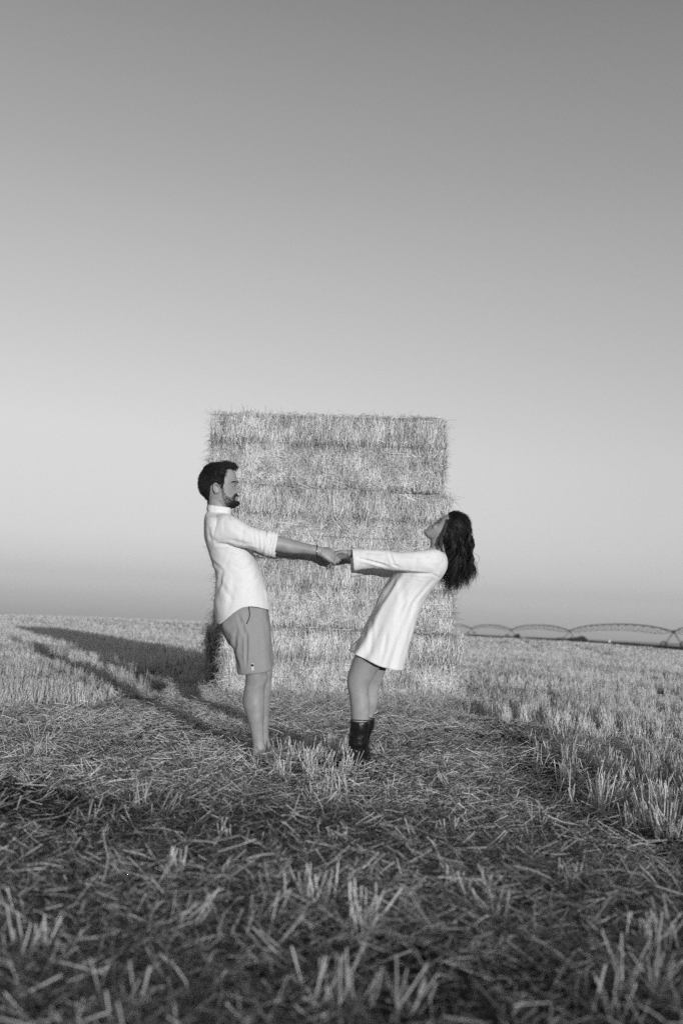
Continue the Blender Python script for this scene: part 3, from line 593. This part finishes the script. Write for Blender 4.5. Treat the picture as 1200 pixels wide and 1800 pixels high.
# shirt
rows = 86; sg = 96
S = loft([rg_(405, 903, 368, 897, .062), rg_(409, 909, 363.5, 902, .115), rg_(415, 917, 361, 910, .175), rg_(421, 932, 360, 925, .2), rg_(432, 952, 361, 945, .202), rg_(444, 972, 366.5, 966, .19), rg_(451, 989, 372, 985, .18), rg_(459, 1008, 378.5, 1005, .175), rg_(465, 1026, 381, 1022, .175), rg_(470, 1043, 379.5, 1042, .182), rg_(474, 1060, 377, 1064, .19), rg_(476, 1074, 381.5, 1099, .2)], rows, sg, 2.35, False)
V = S[0].reshape(rows, sg, 3); q = to_px(S[0]).reshape(rows, sg, 2)
th_ = np.arange(sg)*2*math.pi/sg
for k in range(sg):                                  # shirt-tail hem: deep at the back, cut high at the hip
    x = q[-1, k, 0]; tgt = np.interp(x, [381, 386, 400, 412, 425, 440, 455, 476], [1097, 1098, 1087, 1077, 1069, 1066.5, 1068, 1073])
    if abs(math.cos(th_[k])) > .985: tgt = q[-1, k, 1]
    dy = (tgt-q[-1, k, 1])/F*TM
    f = np.linspace(0, 1, rows)**2.2; V[:, k] += IY[None]*(dy*f)[:, None]
sleeven = loft([rg_(380, 905, 369, 945, .05, -.10), rg_(390, 903.5, 374, 953, .064, -.14), rg_(400, 904.5, 384, 957.5, .066, -.158), rg_(415, 911, 404, 959, .062, -.18), rg_(436, 923, 428, 962.5, .058, -.195), rg_(455, 929.5, 448, 968, .055, -.2), rg_(470, 934, 463, 973, .052, -.2), rg_(481, 937.5, 474, 976.5, .053, -.197)], 60, 64, 2.1, False)
sleevef = loft([rg_(390, 905, 376, 950, .058, .125), rg_(410, 912, 400, 958, .062, .16), rg_(440, 926, 432, 966, .058, .185), rg_(460, 936, 452, 974, .054, .19), rg_(478, 942, 471, 979, .052, .19)], 44, 56, 2.1, False)
shirt = cloth('shirt', [(V.reshape(-1, 3), S[1]), sleeven, sleevef], M_SHIRT, man)
F_ = [((411, 962), (417, 1012), .9, .0022), ((417, 1012), (425, 1062), .9, .0022), ((466, 1033), (470.5, 1052), .9, .007), ((400, 948), (440, 958), 3, .004), ((405, 925), (440, 945), 4, .003), ((447, 985), (425, 1010), 3, .004), ((455, 1010), (430, 1040), 4, .004), ((386, 1020), (410, 1060), 4, .004), ((366, 925), (372, 960), 2.5, .003), ((398, 905), (412, 925), 2.5, .003), ((371, 985), (392, 1003), 3, .004), ((392, 1002), (383, 1040), 3, .006), ((410, 960), (395, 1000), 2.5, .004), ((432, 962), (452, 966), 2.5, .005), ((376, 957), (412, 957), 2.2, .005),
      ((452, 932), (456, 968), 2.2, .005), ((461, 934), (463, 970), 2, .004), ((443, 930), (450, 960), 2.5, .003), ((468, 1030), (472, 1060), 1.5, .005), ((428, 925), (424, 962), 3, .003), ((440, 1000), (430, 1060), 5, .004), ((412, 1010), (402, 1075), 5, .004), ((365, 940), (380, 955), 3, .003)]
wrinkle(shirt.data, .0042, (9, 9, 5), 1, lambda v: sum(fold(v, *f) for f in F_))
# seams on the shirt
def seam(pts, name, parent, mtl, r=.0011, T=TM, dz=-.2):
    t_ = tube([at(x, y, T+z) for x, y, z in pts], [r]*len(pts), 6, 40, capround=False); return link(name, npmesh(name, *t_), mtl, parent, True)
# rolled cuffs: three stacked rolls
def cuff(x, y1, y2, dz, hd, skew):
    c = []
    for k, (o_, g_) in enumerate(((-3, -.6), (1, 1.6), (4, .4), (7.5, 1.9), (10, .6), (13, 2.0), (16, 1.1))):
        c.append(rg_(x+o_+skew, y1+o_*.32-g_, x+o_-skew, y2+o_*.25+g_, hd+.003+.0012*g_, dz))
    V1 = loft(c, 22, 56, 2.1, False); c2 = [c[-1], (c[-1][0]-IX*.004, c[-1][1]*.8, c[-1][2]*.8)]
    return [V1, loft(c2, 4, 56, 2.1, False)]
for args in ((470, 933.5, 974.5, -.2, .052, 3.5), (470, 941, 977.5, .19, .050, 3.0)):
    cf = cloth('cuff', cuff(*args), M_SHIRT, man, .003); wrinkle(cf.data, .006, (16, 16, 16), 5)
cl = cloth('collar', [loft([rg_(404.5, 905, 365, 899, .070), rg_(405.5, 900, 363.5, 894, .069), rg_(406.5, 893.5, 365.5, 888, .066), rg_(405.6, 892.8, 366.6, 887.4, .0635), rg_(404.2, 897, 366.5, 891, .063)], 26, 64, 2.2, False)], M_SHIRT, man, .002)
wrinkle(cl.data, .004, (16, 16, 10), 2)
# shorts: hips and two wide legs
SH = [loft([rg_(468, 1056, 386, 1062, .160), rg_(471, 1072, 385, 1085, .172), rg_(473, 1090, 388, 1102, .178), rg_(474, 1108, 396, 1120, .178), rg_(472, 1122, 404, 1132, .165)], 30, 40, 2.3),
      loft([rg_(466, 1060, 390, 1068, .07, -.075), rg_(470, 1085, 389, 1098, .092, -.085), rg_(474, 1110, 402, 1122, .098, -.095), rg_(475.5, 1132, 410, 1142, .099, -.10), rg_(476, 1155, 414, 1162, .098, -.105), rg_(478, 1170, 417, 1177, .098, -.105), rg_(479, 1176.5, 418.5, 1184, .098, -.105)], 34, 40, 2.4),
      loft([rg_(466, 1060, 392, 1068, .07, .075), rg_(472, 1085, 396, 1098, .09, .085), rg_(476, 1110, 406, 1122, .094, .095), rg_(478, 1132, 412, 1142, .095, .10), rg_(480, 1155, 420, 1160, .094, .10), rg_(481, 1172, 424, 1178, .093, .10)], 34, 40, 2.4)]
sme = fuse(SH, .006, 9); sho = link('shorts', sme, M_SHORT, man)
FS = [((419, 1080), (432, 1120), 3, .008), ((434, 1110), (433, 1170), 2.4, .009), ((415, 1110), (411, 1150), 3.4, .007), ((412, 1150), (420, 1180), 3, .005), ((448, 1100), (455, 1160), 6, .003), ((462, 1080), (470, 1130), 4, .003)]
wrinkle(sme, .004, (9, 9, 6), 4, lambda v: sum(fold(v, *f) for f in FS))
def surf(parts_px, T, dz, off=0): return [at(x, y, T+dz) for x, y in parts_px]
def near_surface(me, x, y, off=.003):
    v = getv(me); q = to_px(v); d = np.linalg.norm(q-np.array([x, y]), axis=1); k = np.where(d < 3.0)[0]
    if len(k) == 0: k = np.argsort(d)[:5]
    dep = (v[k]-CAM)@YD; return at(x, y, dep.min()-off)
cord = tube([near_surface(sme, x, y, .004) for x, y in ((437, 1064), (438.5, 1074), (439, 1082), (437, 1089), (434, 1096))], [.0022]*5, 6, 30); link('drawstring', npmesh('drawstring', *cord), M_DARK, man, True)
for (x, y, r_) in ((443.6, 1169.5, .008),):
    c_ = near_surface(sme, x, y, .004); link('button', npmesh('button', *ball(c_, r_, .003, r_, (IX, YD, IY), 10)), M_DARK, sho, True)
tp_ = [near_surface(sme, 443.8, y, .0025) for y in (1165.5, 1172, 1179)]; tg = loft([(p_, IX*.0085, YD*.0012) for p_ in tp_], 8, 12, 4)
link('tag', npmesh('tag', *tg), M_TAG, sho, True)
# bracelet round the near wrist
wc = m(557.3, 967.7, -.15); wa = (m(558.5, 958.2, -.15)-m(556, 977.4, -.15))/2*1.07; wl = YD*.0305
thb = np.linspace(0, 2*math.pi, 25); bt = tube([wc+wa*math.cos(t_)+wl*math.sin(t_)+IX*(-.005*math.cos(t_+.4)) for t_ in thb], [.0024]*25, 6, 60, capround=False)
bro = link('bracelet', npmesh('bracelet', *bt), M_DARK, man, True); link('bead', npmesh('bead', *ball(wc-wl*1.07+IY*.004, .004, .004, .005, None, 10)), M_WHITE, bro, True)

# ================================================================== WOMAN
TW = 6.0
wom = empty('person', tuple(gnd(628, 1343))); tag(wom, 'dark-haired woman in short white dress and black boots leaning far back', 'person')
m = lambda x, y, dz=0.: at(x, y, TW+dz)
rg_ = lambda *a_: ring(TW, *a_)
B = []
B.append(loft([rg_(752, 966, 782, 980, .06), rg_(740, 972, 781, 990, .14), rg_(728, 985, 779, 1004, .155), rg_(712, 1005, 768, 1020, .14), rg_(697, 1035, 748, 1046, .118), rg_(684, 1065, 730, 1072, .12), rg_(668, 1095, 720, 1100, .15), rg_(655, 1120, 712, 1125, .165), rg_(645, 1140, 700, 1145, .15)], 46, 32, 2.2))
B.append(loft([rg_(757, 940, 789, 938, .045), rg_(756, 950, 786, 952, .047), rg_(756, 960, 783, 968, .05), rg_(752, 968, 782, 980, .07)], 16, 28, 2.1))
# head: rings across the face normal; face tipped up and to the left
e_up = np.array([39., -34.]); e_up /= np.linalg.norm(e_up)           # chin -> hairline
e_fr = np.array([-34., -39.]); e_fr /= np.linalg.norm(e_fr)          # out of the face
oc = np.array([744.5, 935.5])                                        # chin point
def hp(u, f): p_ = oc+e_up*u+e_fr*f; return float(p_[0]), float(p_[1])
def hring(u, f1, f2, hw):                                            # u up the face from the chin, f1 front, f2 back
    a1, b1 = hp(u, f1); a2, b2 = hp(u, f2); return ring(TW, a1, b1, a2, b2, hw)
B.append(loft([hring(-2.0, -4, -9, .014), hring(0.5, -.5, -16, .030), hring(5, .6, -24, .042), hring(11, 0.2, -32, .052), hring(17, 0.0, -38, .060), hring(23, -.3, -46, .066), hring(30, -1.0, -52, .071), hring(37, -.6, -55, .073), hring(44, -1.2, -56, .073), hring(52, -4, -54, .070), hring(60, -9, -49, .06), hring(66, -17, -40, .04), hring(69, -24, -33, .02)], 50, 40, 2.2))
def hw(u, f, dz=0.): return at(*hp(u, f), TW+dz)
B.append(tube([hw(33, -1.2), hw(28, 1.6), hw(23.0, 4.6), hw(21.2, 4.0)], [.005, .006, .0072, .0064], 10))
for s in (-1, 1): B.append(tube([hw(20.8, 2.8, s*.009), hw(20.3, 1.0, s*.012)], [.0058, .005], 8))
B.append(tube([hw(15.3, -1.2, -.026), hw(15.6, 1.1, 0), hw(15.3, -1.2, .026)], [.0038, .0052, .0038], 8))
B.append(tube([hw(11.6, -1.2, -.022), hw(12.4, 1.0, 0), hw(11.6, -1.2, .022)], [.004, .0056, .004], 8))
B.append(ball(hw(3.8, -1.5), .015, .017, .014))
for s in (-1, 1):
    B.append(ball(hw(20.5, -7, s*.038), .018, .014, .018)); B.append(ball(hw(26, -29, s*.074), .014, .006, .025))
# arms inside the sleeves, forearms and hands
B.append(loft([rg_(768, 975, 760, 1004, .046, -.13), rg_(740, 974, 736, 1000, .042, -.16), rg_(705, 973, 702, 996, .038, -.17), rg_(670, 970, 668, 990, .036, -.165), rg_(640, 967.5, 638, 984, .030, -.15), rg_(620, 966.5, 619, 979, .024, -.14), rg_(612, 967, 611, 980, .024, -.135)], 40, 22, 2.05))
B.append(loft([rg_(765, 978, 757, 1006, .046, .13), rg_(730, 980, 727, 1006, .042, .16), rg_(695, 982, 692, 1004, .038, .165), rg_(655, 981, 652, 1000, .033, .15), rg_(625, 979, 623, 993, .025, .135), rg_(613, 978, 611, 991, .023, .13)], 36, 22, 2.05))
B += hand(m(614, 973, -.133), m(588, 977, -.100)-m(614, 973, -.133), -camd*.9+upv*.75, upv, [(.5, 1.3, .9), (.45, 1.2, .9), (.35, 1.0, .8), (.15, .45, .5)], .88, .3, .22, .03)
B += hand(m(612, 984, .13), m(585, 987, .12)-m(612, 984, .13), upv*.6-camd*.6, upv+camd*.3, (.3, .7, .5), .88, .3, .3, .02)
# legs
B.append(loft([rg_(640, 1125, 690, 1140, .09, -.075), rg_(629, 1140, 680, 1156, .085, -.08), rg_(621, 1156, 668, 1173, .078, -.08), rg_(614.5, 1175, 658, 1188, .070, -.08), rg_(609.3, 1194, 650, 1202, .062, -.08), rg_(610.5, 1209, 647, 1214, .056, -.08), rg_(614, 1225, 648.5, 1230, .055, -.08), rg_(615.5, 1245, 649.5, 1248, .054, -.08), rg_(617, 1266, 647.5, 1267, .048, -.08), rg_(618, 1290, 643, 1291, .04, -.08), rg_(616, 1320, 640, 1322, .035, -.08)], 50, 28, 2.1))
B.append(loft([rg_(650, 1125, 700, 1140, .088, .075), rg_(643, 1150, 686, 1160, .08, .08), rg_(637, 1172, 677, 1180, .072, .08), rg_(631, 1192, 670, 1200, .062, .08), rg_(631, 1212, 665, 1216, .055, .08), rg_(632, 1235, 663, 1238, .050, .08), rg_(633, 1255, 656, 1257, .043, .08), rg_(631, 1280, 649, 1281, .036, .08), rg_(628, 1310, 644, 1311, .03, .08)], 46, 28, 2.1))
wme = fuse(B, .0042, 5)
v = getv(wme)
for s in (-1, 1): v = sculpt(v, hw(31, -2.5, s*.029), .012, (hw(31, -5)-hw(31, -2.5))*.9)
setv(wme, v); link('body', wme, M_SKINW, wom)
for s in (-1, 1):
    for nm, pts, rads in (('eyebrow', [hw(35.5, -5, s*.052), hw(38.0, -1.8, s*.04), hw(36.8, .1, s*.016)], [.0014, .0028, .002]),
                          ('eyelash', [hw(30.0, -5.5, s*.046), hw(29.8, -2.0, s*.036), hw(30.3, -1.3, s*.018)], [.001, .0022, .0012])):
        link(nm, npmesh(nm, *tube(pts, rads, 8)), M_HAIR, wom, True)
sm = tube([hw(14.8, -6.5, -.036), hw(13.6, -2.0, -.026), hw(13.8, 1.2, -.004), hw(13.6, -2.0, .026), hw(14.8, -6.5, .036)], [.0010, .0016, .0016, .0016, .001], 6, 30)
link('mouth', npmesh('mouth', *sm), mat('lip_line', .08, .5), wom, True)
# hair: shell on the skull and long wavy locks
scalp = [hp(54, 14), hp(80, 14), hp(90, -30), hp(60, -80), hp(20, -75), hp(6, -48), hp(12, -36), hp(18, -27), hp(26, -20), hp(34, -15.5), hp(43, -13), hp(50, -11), hp(52.5, -5)]
hob = hair_from(wme, scalp, lambda v, q: .009+.006*np.clip((q[:, 0]-785)/20, 0, 1), wom, 'hair', M_HAIR, TW, lambda P, q: IX[None]*.55+IY[None]*.75, 6000, .035, .0016, (.010, .005), .12, keep=lambda v, q: q[:, 0] > 752)
lp, fine = [], []
def lock(P0, P1, P2, P3, r, wav, ph, frq, lst, tn, seg=5, rows=26):
    t_ = np.linspace(0, 1, rows)[:, None]; P = (1-t_)**3*P0+3*(1-t_)**2*t_*P1+3*(1-t_)*t_**2*P2+t_**3*P3
    am = wav*np.clip(t_*2.2, 0, 1); P = P+IX[None]*am*np.sin(frq*t_*6.28+ph)+YD[None]*am*np.cos(frq*t_*6.28+ph*1.3)
    rad = r*np.interp(t_[:, 0], [0, .15, .7, 1], [.7, 1, .8, .12])
    D = norm(np.gradient(P, axis=0)); A = norm(np.cross(D, YD[None])); Bv = np.cross(D, A); th = np.arange(seg)*2*math.pi/seg
    V = (P[:, None]+np.cos(th)[None, :, None]*A[:, None]*rad[:, None, None]+np.sin(th)[None, :, None]*Bv[:, None]*rad[:, None, None]).reshape(-1, 3)
    i = np.arange(rows-1)[:, None]*seg; j = np.arange(seg)[None]; j2 = (j+1) % seg
    lst.append((V, np.stack([i+j, i+j2, i+seg+j2, i+seg+j], -1).reshape(-1, 4), np.full(len(V), tn)))
def hang(nc, per, r, lst, wv, jit, fan, sd):
    global rng
    r0 = rng; rng = np.random.default_rng(sd)                 # the same clumps for locks and for fine strands
    cl = []
    for _ in range(nc):
        e = rng.uniform(0, 1); s = rng.uniform(-1, 1); a0 = rng.uniform(0, 1)
        cl.append((e, s, a0, rng.normal(0, 2.5), rng.normal(0, 7), 1 if rng.uniform() < .7 else rng.uniform(.62, .88), rng.uniform(0, 6.28), rng.uniform(1.9, 3.1), wv*rng.uniform(.6, 1.5), rng.normal(0, 3.5), float(np.clip(rng.normal(.010, .005), .003, .022))))
    rng = r0
    for e, s, a0, jx, jy, sh, ph, fr, w_, mj, tn in cl:
        for _ in range(per):
            sx_, sy_ = 784+10*a0+20*e*a0+3*e, 904+25*(1-a0)+12*e*a0
            P0 = m(sx_+rng.normal(0, 1.8), sy_+rng.normal(0, 1.8), s*(.042+.03*(1-a0)))
            ex_ = 776+54*e**.9+jx+rng.normal(0, jit); ey = 1036-15*e**2+jy+rng.normal(0, 3.5)-(8 if e > .85 else 0)
            mxx = 789+41*e+mj+rng.normal(0, fan)
            P1 = m(sx_+7+13*e, sy_+12, s*.085); P2 = m(mxx, 975, s*.085); k_ = sh*rng.uniform(.92, 1.03)
            P3 = m(mxx+(ex_-mxx)*k_, 930+(ey-930)*k_, s*.06+rng.normal(0, .006))
            lock(P0, P1, P2, P3, r*rng.uniform(.7, 1.3), w_*rng.uniform(.8, 1.2), ph+rng.normal(0, .35), fr+rng.normal(0, .06), lst, tn, rows=32)
hang(62, 9, .0034, lp, .018, 2.0, 1.2, 11); hang(62, 26, .0009, fine, .019, 3.4, 2.2, 11); hang(120, 1, .0009, fine, .02, 4, 4, 5)
# lock sweeping across the cheek, past the ear and round the neck
for lst, n, r in ((lp, 46, .0035), (fine, 160, .0009)):
    for _ in range(n):
        g_ = rng.normal(0, 1); k_ = rng.uniform(0, 1)
        P0 = m(785+2*k_, 912+12*k_, -.064); P1 = m(786-4*k_+g_, 928+4*k_, -.088); P2 = m(764+4*k_+g_, 950-2*k_, -.082); P3 = m(778+3*k_+g_, 972+g_, -.098)
        if k_ > .35: P2 = m(778+g_*.8, 940, -.09); P3 = m(768+6*rng.uniform(), 955+4*rng.uniform(), -.08)
        lock(P0, P1, P2, P3, r, .0015, rng.uniform(0, 6), 1.5, lst, .01)
lk = link('hair', npmesh('hair', *merge(lp)), M_HAIR, wom, True); fs_ = link('strand', npmesh('strand', *merge(fine)), M_HAIR, lk, True); tag(fs_, kind='stuff')
# dress
rows, sg = 96, 128
S = loft([rg_(756, 963, 784, 972, .062), rg_(748, 966, 785, 981, .12), rg_(733, 974, 785.5, 992, .17), rg_(716, 986, 782, 1005, .18), rg_(700, 1000, 770, 1022, .17), rg_(687, 1014, 755, 1041, .155), rg_(673, 1036, 741.5, 1062, .15), rg_(660, 1064, 731, 1088, .165), rg_(645, 1094, 722.5, 1116, .185), rg_(629, 1122, 714.5, 1148, .205), rg_(612, 1143, 708, 1178, .22)], rows, sg, 2.15, False)
V = S[0].reshape(rows, sg, 3); q = to_px(S[0]).reshape(rows, sg, 2)
for k in range(sg):
    x = q[-1, k, 0]; nearside = -math.sin(th_[0]+k*2*math.pi/sg)
    tgt = np.interp(x, [612, 625, 640, 665, 690, 708], [1143, 1150.5, 1158, 1170.5, 1177.5, 1178.5])
    dy = (tgt-q[-1, k, 1])/F*TW; f = np.linspace(0, 1, rows)**3; V[:, k] += IY[None]*(dy*f)[:, None]
    fl = np.linspace(0, 1, rows)**1.8; Cn = V[:, :].mean(1); w_ = .010*math.sin(7*k*2*math.pi/sg+.6)+.005*math.sin(13*k*2*math.pi/sg)
    if 6 < k < sg-6 and abs(k-sg/2) > 6: V[:, k] += norm(V[:, k]-Cn)*(w_*fl)[:, None]
slv = loft([rg_(779, 972, 768, 1012, .055, -.10), rg_(766, 966.5, 756, 1010, .062, -.135), rg_(745, 967, 738, 1008.5, .060, -.16), rg_(720, 970, 715, 1006.5, .056, -.17), rg_(694, 970, 692, 1003, .052, -.17), rg_(676, 967, 674, 1000.5, .05, -.165), rg_(655, 966, 653, 999.5, .050, -.158), rg_(636, 965.5, 637, 1001, .052, -.15), rg_(618.8, 965, 622, 1003.5, .056, -.145)], 70, 72, 2.1, False)
slf = loft([rg_(776, 976, 766, 1012, .055, .10), rg_(745, 975, 738, 1014, .060, .15), rg_(705, 978, 700, 1014, .054, .165), rg_(676, 980, 674, 1015, .05, .158), rg_(655, 980, 653, 1011, .050, .15), rg_(634, 979.5, 634, 1012, .052, .14), rg_(615, 979, 617, 1015.5, .054, .135)], 50, 60, 2.1, False)
dress = cloth('dress', [(V.reshape(-1, 3), S[1]), slv, slf], M_DRESS, wom, .0028)
FD = [((765, 1015), (725, 1060), 3, .004), ((750, 1012), (700, 1075), 3.5, .004), ((700, 1012), (668, 1060), 3.5, .005), ((680, 1110), (670, 1165), 3, .005), ((655, 1085), (650, 1150), 3, .005), ((722, 1095), (716, 1140), 3, .004), ((730, 978), (765, 985), 2.6, .004), ((640, 970), (675, 975), 2.5, .004), ((722, 1020), (748, 1024), 1.2, .0025), ((628, 981), (682, 995), 2.2, .009), ((684, 972), (692, 992), 2.2, .006), ((690, 992), (700, 996), 2, .005), ((690, 1004), (758, 1009), 2, .005), ((758, 1008), (772, 1016), 2, .004), ((640, 1090), (625, 1140), 3.2, .008), ((690, 1020), (650, 1130), 6, .006), ((712, 1030), (690, 1165), 7, .005), ((728, 1050), (702, 1170), 5, .005), ((672, 1050), (640, 1110), 4, .005), ((740, 975), (770, 1000), 5, .003), ((700, 975), (745, 980), 4, .003)]
wrinkle(dress.data, .0042, (8, 8, 3.4), 6, lambda v: sum(fold(v, *f) for f in FD))
# boots
def boot(pxs, dz, toe, lab=None):
    pc = [loft([ring(TW, *r_, h_, dz) for r_, h_ in pxs], 30, 28, 2.1)]
    ank = at((pxs[-1][0][0]+pxs[-1][0][2])/2, 1320, TW+dz); d = norm(np.array([toe[0], toe[1], 0.])); sd = np.array([-d[1], d[0], 0.]); up_ = upv; g = np.array([ank[0], ank[1], 0.])
    P = lambda f, z_: g+d*f+up_*z_
    pc.append(loft([(P(-.06, .07), sd*.026, up_*.035), (P(-.035, .07), sd*.034, up_*.052), (P(.01, .065), sd*.036, up_*.055), (P(.06, .052), sd*.040, up_*.036), (P(.11, .040), sd*.042, up_*.026), (P(.15, .034), sd*.030, up_*.020), (P(.18, .03), sd*.012, up_*.012)], 30, 26, 2.2))
    pc.append(loft([(P(-.05, -.005)+up_*0, d*.022, sd*.028), (P(-.047, .05), d*.027, sd*.032)], 6, 16, 3))
    me = fuse(pc, .005, 3); o = link('boot', me, M_BOOT, wom)
    v = getv(me); setv(me, v+getn(me)*(.002*vnoise(v, (25, 25, 40), 3))[:, None])
    # dark opening rim
    (x1, y1, x2, y2), h_ = pxs[0]; rr0 = ring(TW, x1, y1, x2, y2, h_, dz); rm = [rr0[0]+rr0[1]*math.cos(t_)*.965+rr0[2]*math.sin(t_)*.965-IY*(.010*math.sin(t_)*-1+.001) for t_ in np.linspace(0, 2*math.pi, 33)]
    link('pull_rim', npmesh('pull_rim', *tube(rm, [.0032]*33, 8, 70, capround=False)), M_BOOT, o, True)
boot([((615.2, 1265.5, 649, 1267), .054), ((615, 1275, 649, 1276), .053), ((613.5, 1290, 647, 1291), .050), ((611.5, 1305, 645.5, 1306), .046), ((609, 1320, 643.5, 1321), .040), ((608, 1330, 642, 1332), .034)], -.08, (-.62, -.78))
boot([((629, 1259, 658.5, 1264), .050), ((626, 1275, 657.5, 1276), .050), ((622, 1290, 652, 1290), .046), ((619, 1305, 648, 1305), .042), ((618, 1318, 646, 1318), .036)], .08, (-.9, -.43))

# ------------------------------------------------------------------ centre pivot irrigator
TH = 2.45
TWR = [(1395, 118), (1183, 172), (1000, 262), (898, 372), (828, 500), (775, 650)]
pv = None; tops_ = []
for k, (px, d) in enumerate(TWR):
    p_ = at(px, 1120, d); gz = float(terrain(p_[0], p_[1])); tops_.append(np.array([p_[0], p_[1], gz+TH]))
# heights follow the photographed joints
for k, py in ((1, 1110.5), (2, 1109), (3, 1107), (4, 1104.5), (5, 1102)): tops_[k] = at(TWR[k][0], py, TWR[k][1])
tops_[0][2] = tops_[1][2]
pv = empty('irrigator', tuple(tops_[1]-np.array([0, 0, TH]))); tag(pv, 'long arched wheeled irrigation machine standing across the far side of the field', 'irrigator')
ldirn = norm(tops_[2]-tops_[1]); side = norm(np.cross(ldirn, upv))
for k, tp in enumerate(tops_):
    sc = 1+.25*max(0, k-2); pc = []; base = tp[2]-TH-.2
    for sgn in (-1, 1):
        w0 = tp+ldirn*sgn*1.1; foot_ = np.array([tp[0], tp[1], base])+side*0+ldirn*0
        for s2 in (-1, 1): pc.append(tube([tp+side*s2*.1, np.array([tp[0], tp[1], base])+IX*sgn*1.75+side*s2*.15], [.06*sc, .06*sc], 6, 4))
    pc.append(tube([np.array([tp[0], tp[1], base+.5])-IX*1.6, np.array([tp[0], tp[1], base+.5])+IX*1.6], [.05*sc]*2, 6, 4)); pc.append(ball(tp, .32*sc, .3*sc, .28*sc, None, 8))
    o = link('tower', npmesh('tower', *merge(pc)[:2]), M_STEEL, pv)
    for sgn in (-1, 1):
        c_ = np.array([tp[0], tp[1], base+.45])+IX*sgn*1.7; tt = np.linspace(0, 2*math.pi, 17)
        link('wheel', npmesh('wheel', *tube([c_+IX*.5*math.cos(t_)+upv*.5*math.sin(t_) for t_ in tt], [.11]*17, 6, 40, capround=False)), M_DARK, o)
for k in range(len(tops_)-1):
    a_, b_ = tops_[k], tops_[k+1]; L_ = np.linalg.norm(b_-a_); rise = 1.35+.15*k; sc = 1+.22*k; pc = []
    ar = [a_+(b_-a_)*t_+upv*rise*(1-(2*t_-1)**4*.45-(2*t_-1)**2*.55) for t_ in np.linspace(0, 1, 15)]
    pc.append(tube(ar, [.105*sc]*15, 6, 60, capround=False))
    for s2 in (-1, 1):
        low = [p_-upv*1.25*(1-(2*t_-1)**8)+side*.6*s2*(1-(2*t_-1)**8) for p_, t_ in zip(ar, np.linspace(0, 1, 15))]
        pc.append(tube(low, [.018*sc]*15, 5, 40, capround=False))
        for q in range(1, 14):
            pc.append(tube([ar[q], low[q]*.5+low[min(q+1, 14)]*.5], [.03*sc]*2, 5, 3, capround=False)); pc.append(tube([ar[q], low[q]*.5+low[q-1]*.5], [.03*sc]*2, 5, 3, capround=False))
    link('span', npmesh('span', *merge(pc)[:2]), M_STEEL, pv)

# ------------------------------------------------------------------ far verge, bushes, marker
def leaves(c, rx, ry, rz, n, s, seed):
    rg = np.random.default_rng(seed); p_ = rg.normal(0, 1, (n, 3)); p_ = norm(p_)*rg.uniform(.3, 1, n)[:, None]**.5*np.array([rx, ry, rz]); p_[:, 2] = np.abs(p_[:, 2])*(1+.3*np.sin(p_[:, 0]*3))
    return stalks(c+p_, rg.normal(0, 1, (n, 3)), np.full(n, s), np.full(n, s*.55), segs=1, taper=.4, tone=np.clip(rg.normal(.05, .015, n), .02, .1))
vx, vt = [], []
for px, dst in ((800, 150), (850, 150), (905, 148), (960, 145), (1035, 140), (1100, 128), (1200, 108), (1300, 95)): vx.append(px); vt.append(dst)
n = 15000; pxs = rng.uniform(795, 1290, n); dd = np.interp(pxs, vx, vt)+rng.normal(0, .7, n)
keep = (pxs < 913) | (pxs > 924); pxs, dd = pxs[keep], dd[keep]; n = len(pxs)
P = np.array([at(a_, 1125, b_) for a_, b_ in zip(pxs, dd)]); P[:, 2] = terrain(P[:, 0], P[:, 1])
vg = stalks(P, rng.normal(0, .3, (n, 3))+np.array([0, 0, 1.]), .36*rng.uniform(.5, 1.2, n), np.full(n, .10), segs=1, taper=.3, tone=np.clip(rng.normal(.045, .012, n), .02, .09))
o = link('grass_verge', npmesh('grass_verge', *vg), M_LEAF); tag(o, 'thin dark strip of rough grass along the far edge of the stubble', 'grass', kind='stuff')
for k, (px, d, rx, rz, lab) in enumerate(((1016, 150, 1.9, .85, 'low round bush beyond the far edge of the field, the paler and widest one'), (908, 150, .5, .8, 'small dark shrub at the end of the dark verge nearest the bales'), (978, 150, 1.1, .42, 'flat dark shrub on the verge left of the round bush'))):
    p_ = at(px, 1125, d); p_[2] = terrain(p_[0], p_[1]); root = empty('bush', tuple(p_)); tag(root, lab, 'bush', 'bushes along the far verge')
    link('foliage', npmesh('foliage', *leaves(p_, rx, rx, rz, 1500, .16, k+5)), M_LEAF, root)
    link('stem', npmesh('stem', *tube([p_-upv*.1, p_+upv*rz*.8], [.05, .03], 6)), M_LEAF, root)
p_ = at(1070, 1131, 132); p_[2] = terrain(p_[0], p_[1])
o = link('marker_post', npmesh('marker_post', *merge([tube([p_-upv*.1, p_+upv*.45], [.14, .12], 8), ball(p_+upv*.5, .17, .17, .1, None, 8)])[:2]), M_WHITE, None, True); tag(o, 'tiny white marker standing on the verge right of the round bush', 'marker')
# ------------------------------------------------------------------ air
bm = bmesh.new(); bmesh.ops.create_cube(bm, size=1); me = bpy.data.meshes.new('haze'); bmesh.ops.scale(bm, vec=(7200, 7200, 62), verts=bm.verts); bmesh.ops.translate(bm, vec=(0, 0, 62/2-1.6), verts=bm.verts); bm.to_mesh(me); bm.free()
ho = bpy.data.objects.new('haze', me); COL.objects.link(ho); tag(ho, 'dusty evening air over the field', 'haze', kind='stuff')
mh = bpy.data.materials.new('haze'); mh.use_nodes = True; t = mh.node_tree; t.nodes.clear(); pvn = N(t, 'ShaderNodeVolumePrincipled'); pvn.inputs['Color'].default_value = (.9, .9, .9, 1); pvn.inputs['Density'].default_value = .0004
om = N(t, 'ShaderNodeOutputMaterial'); t.links.new(pvn.outputs[0], om.inputs['Volume']); me.materials.append(mh)
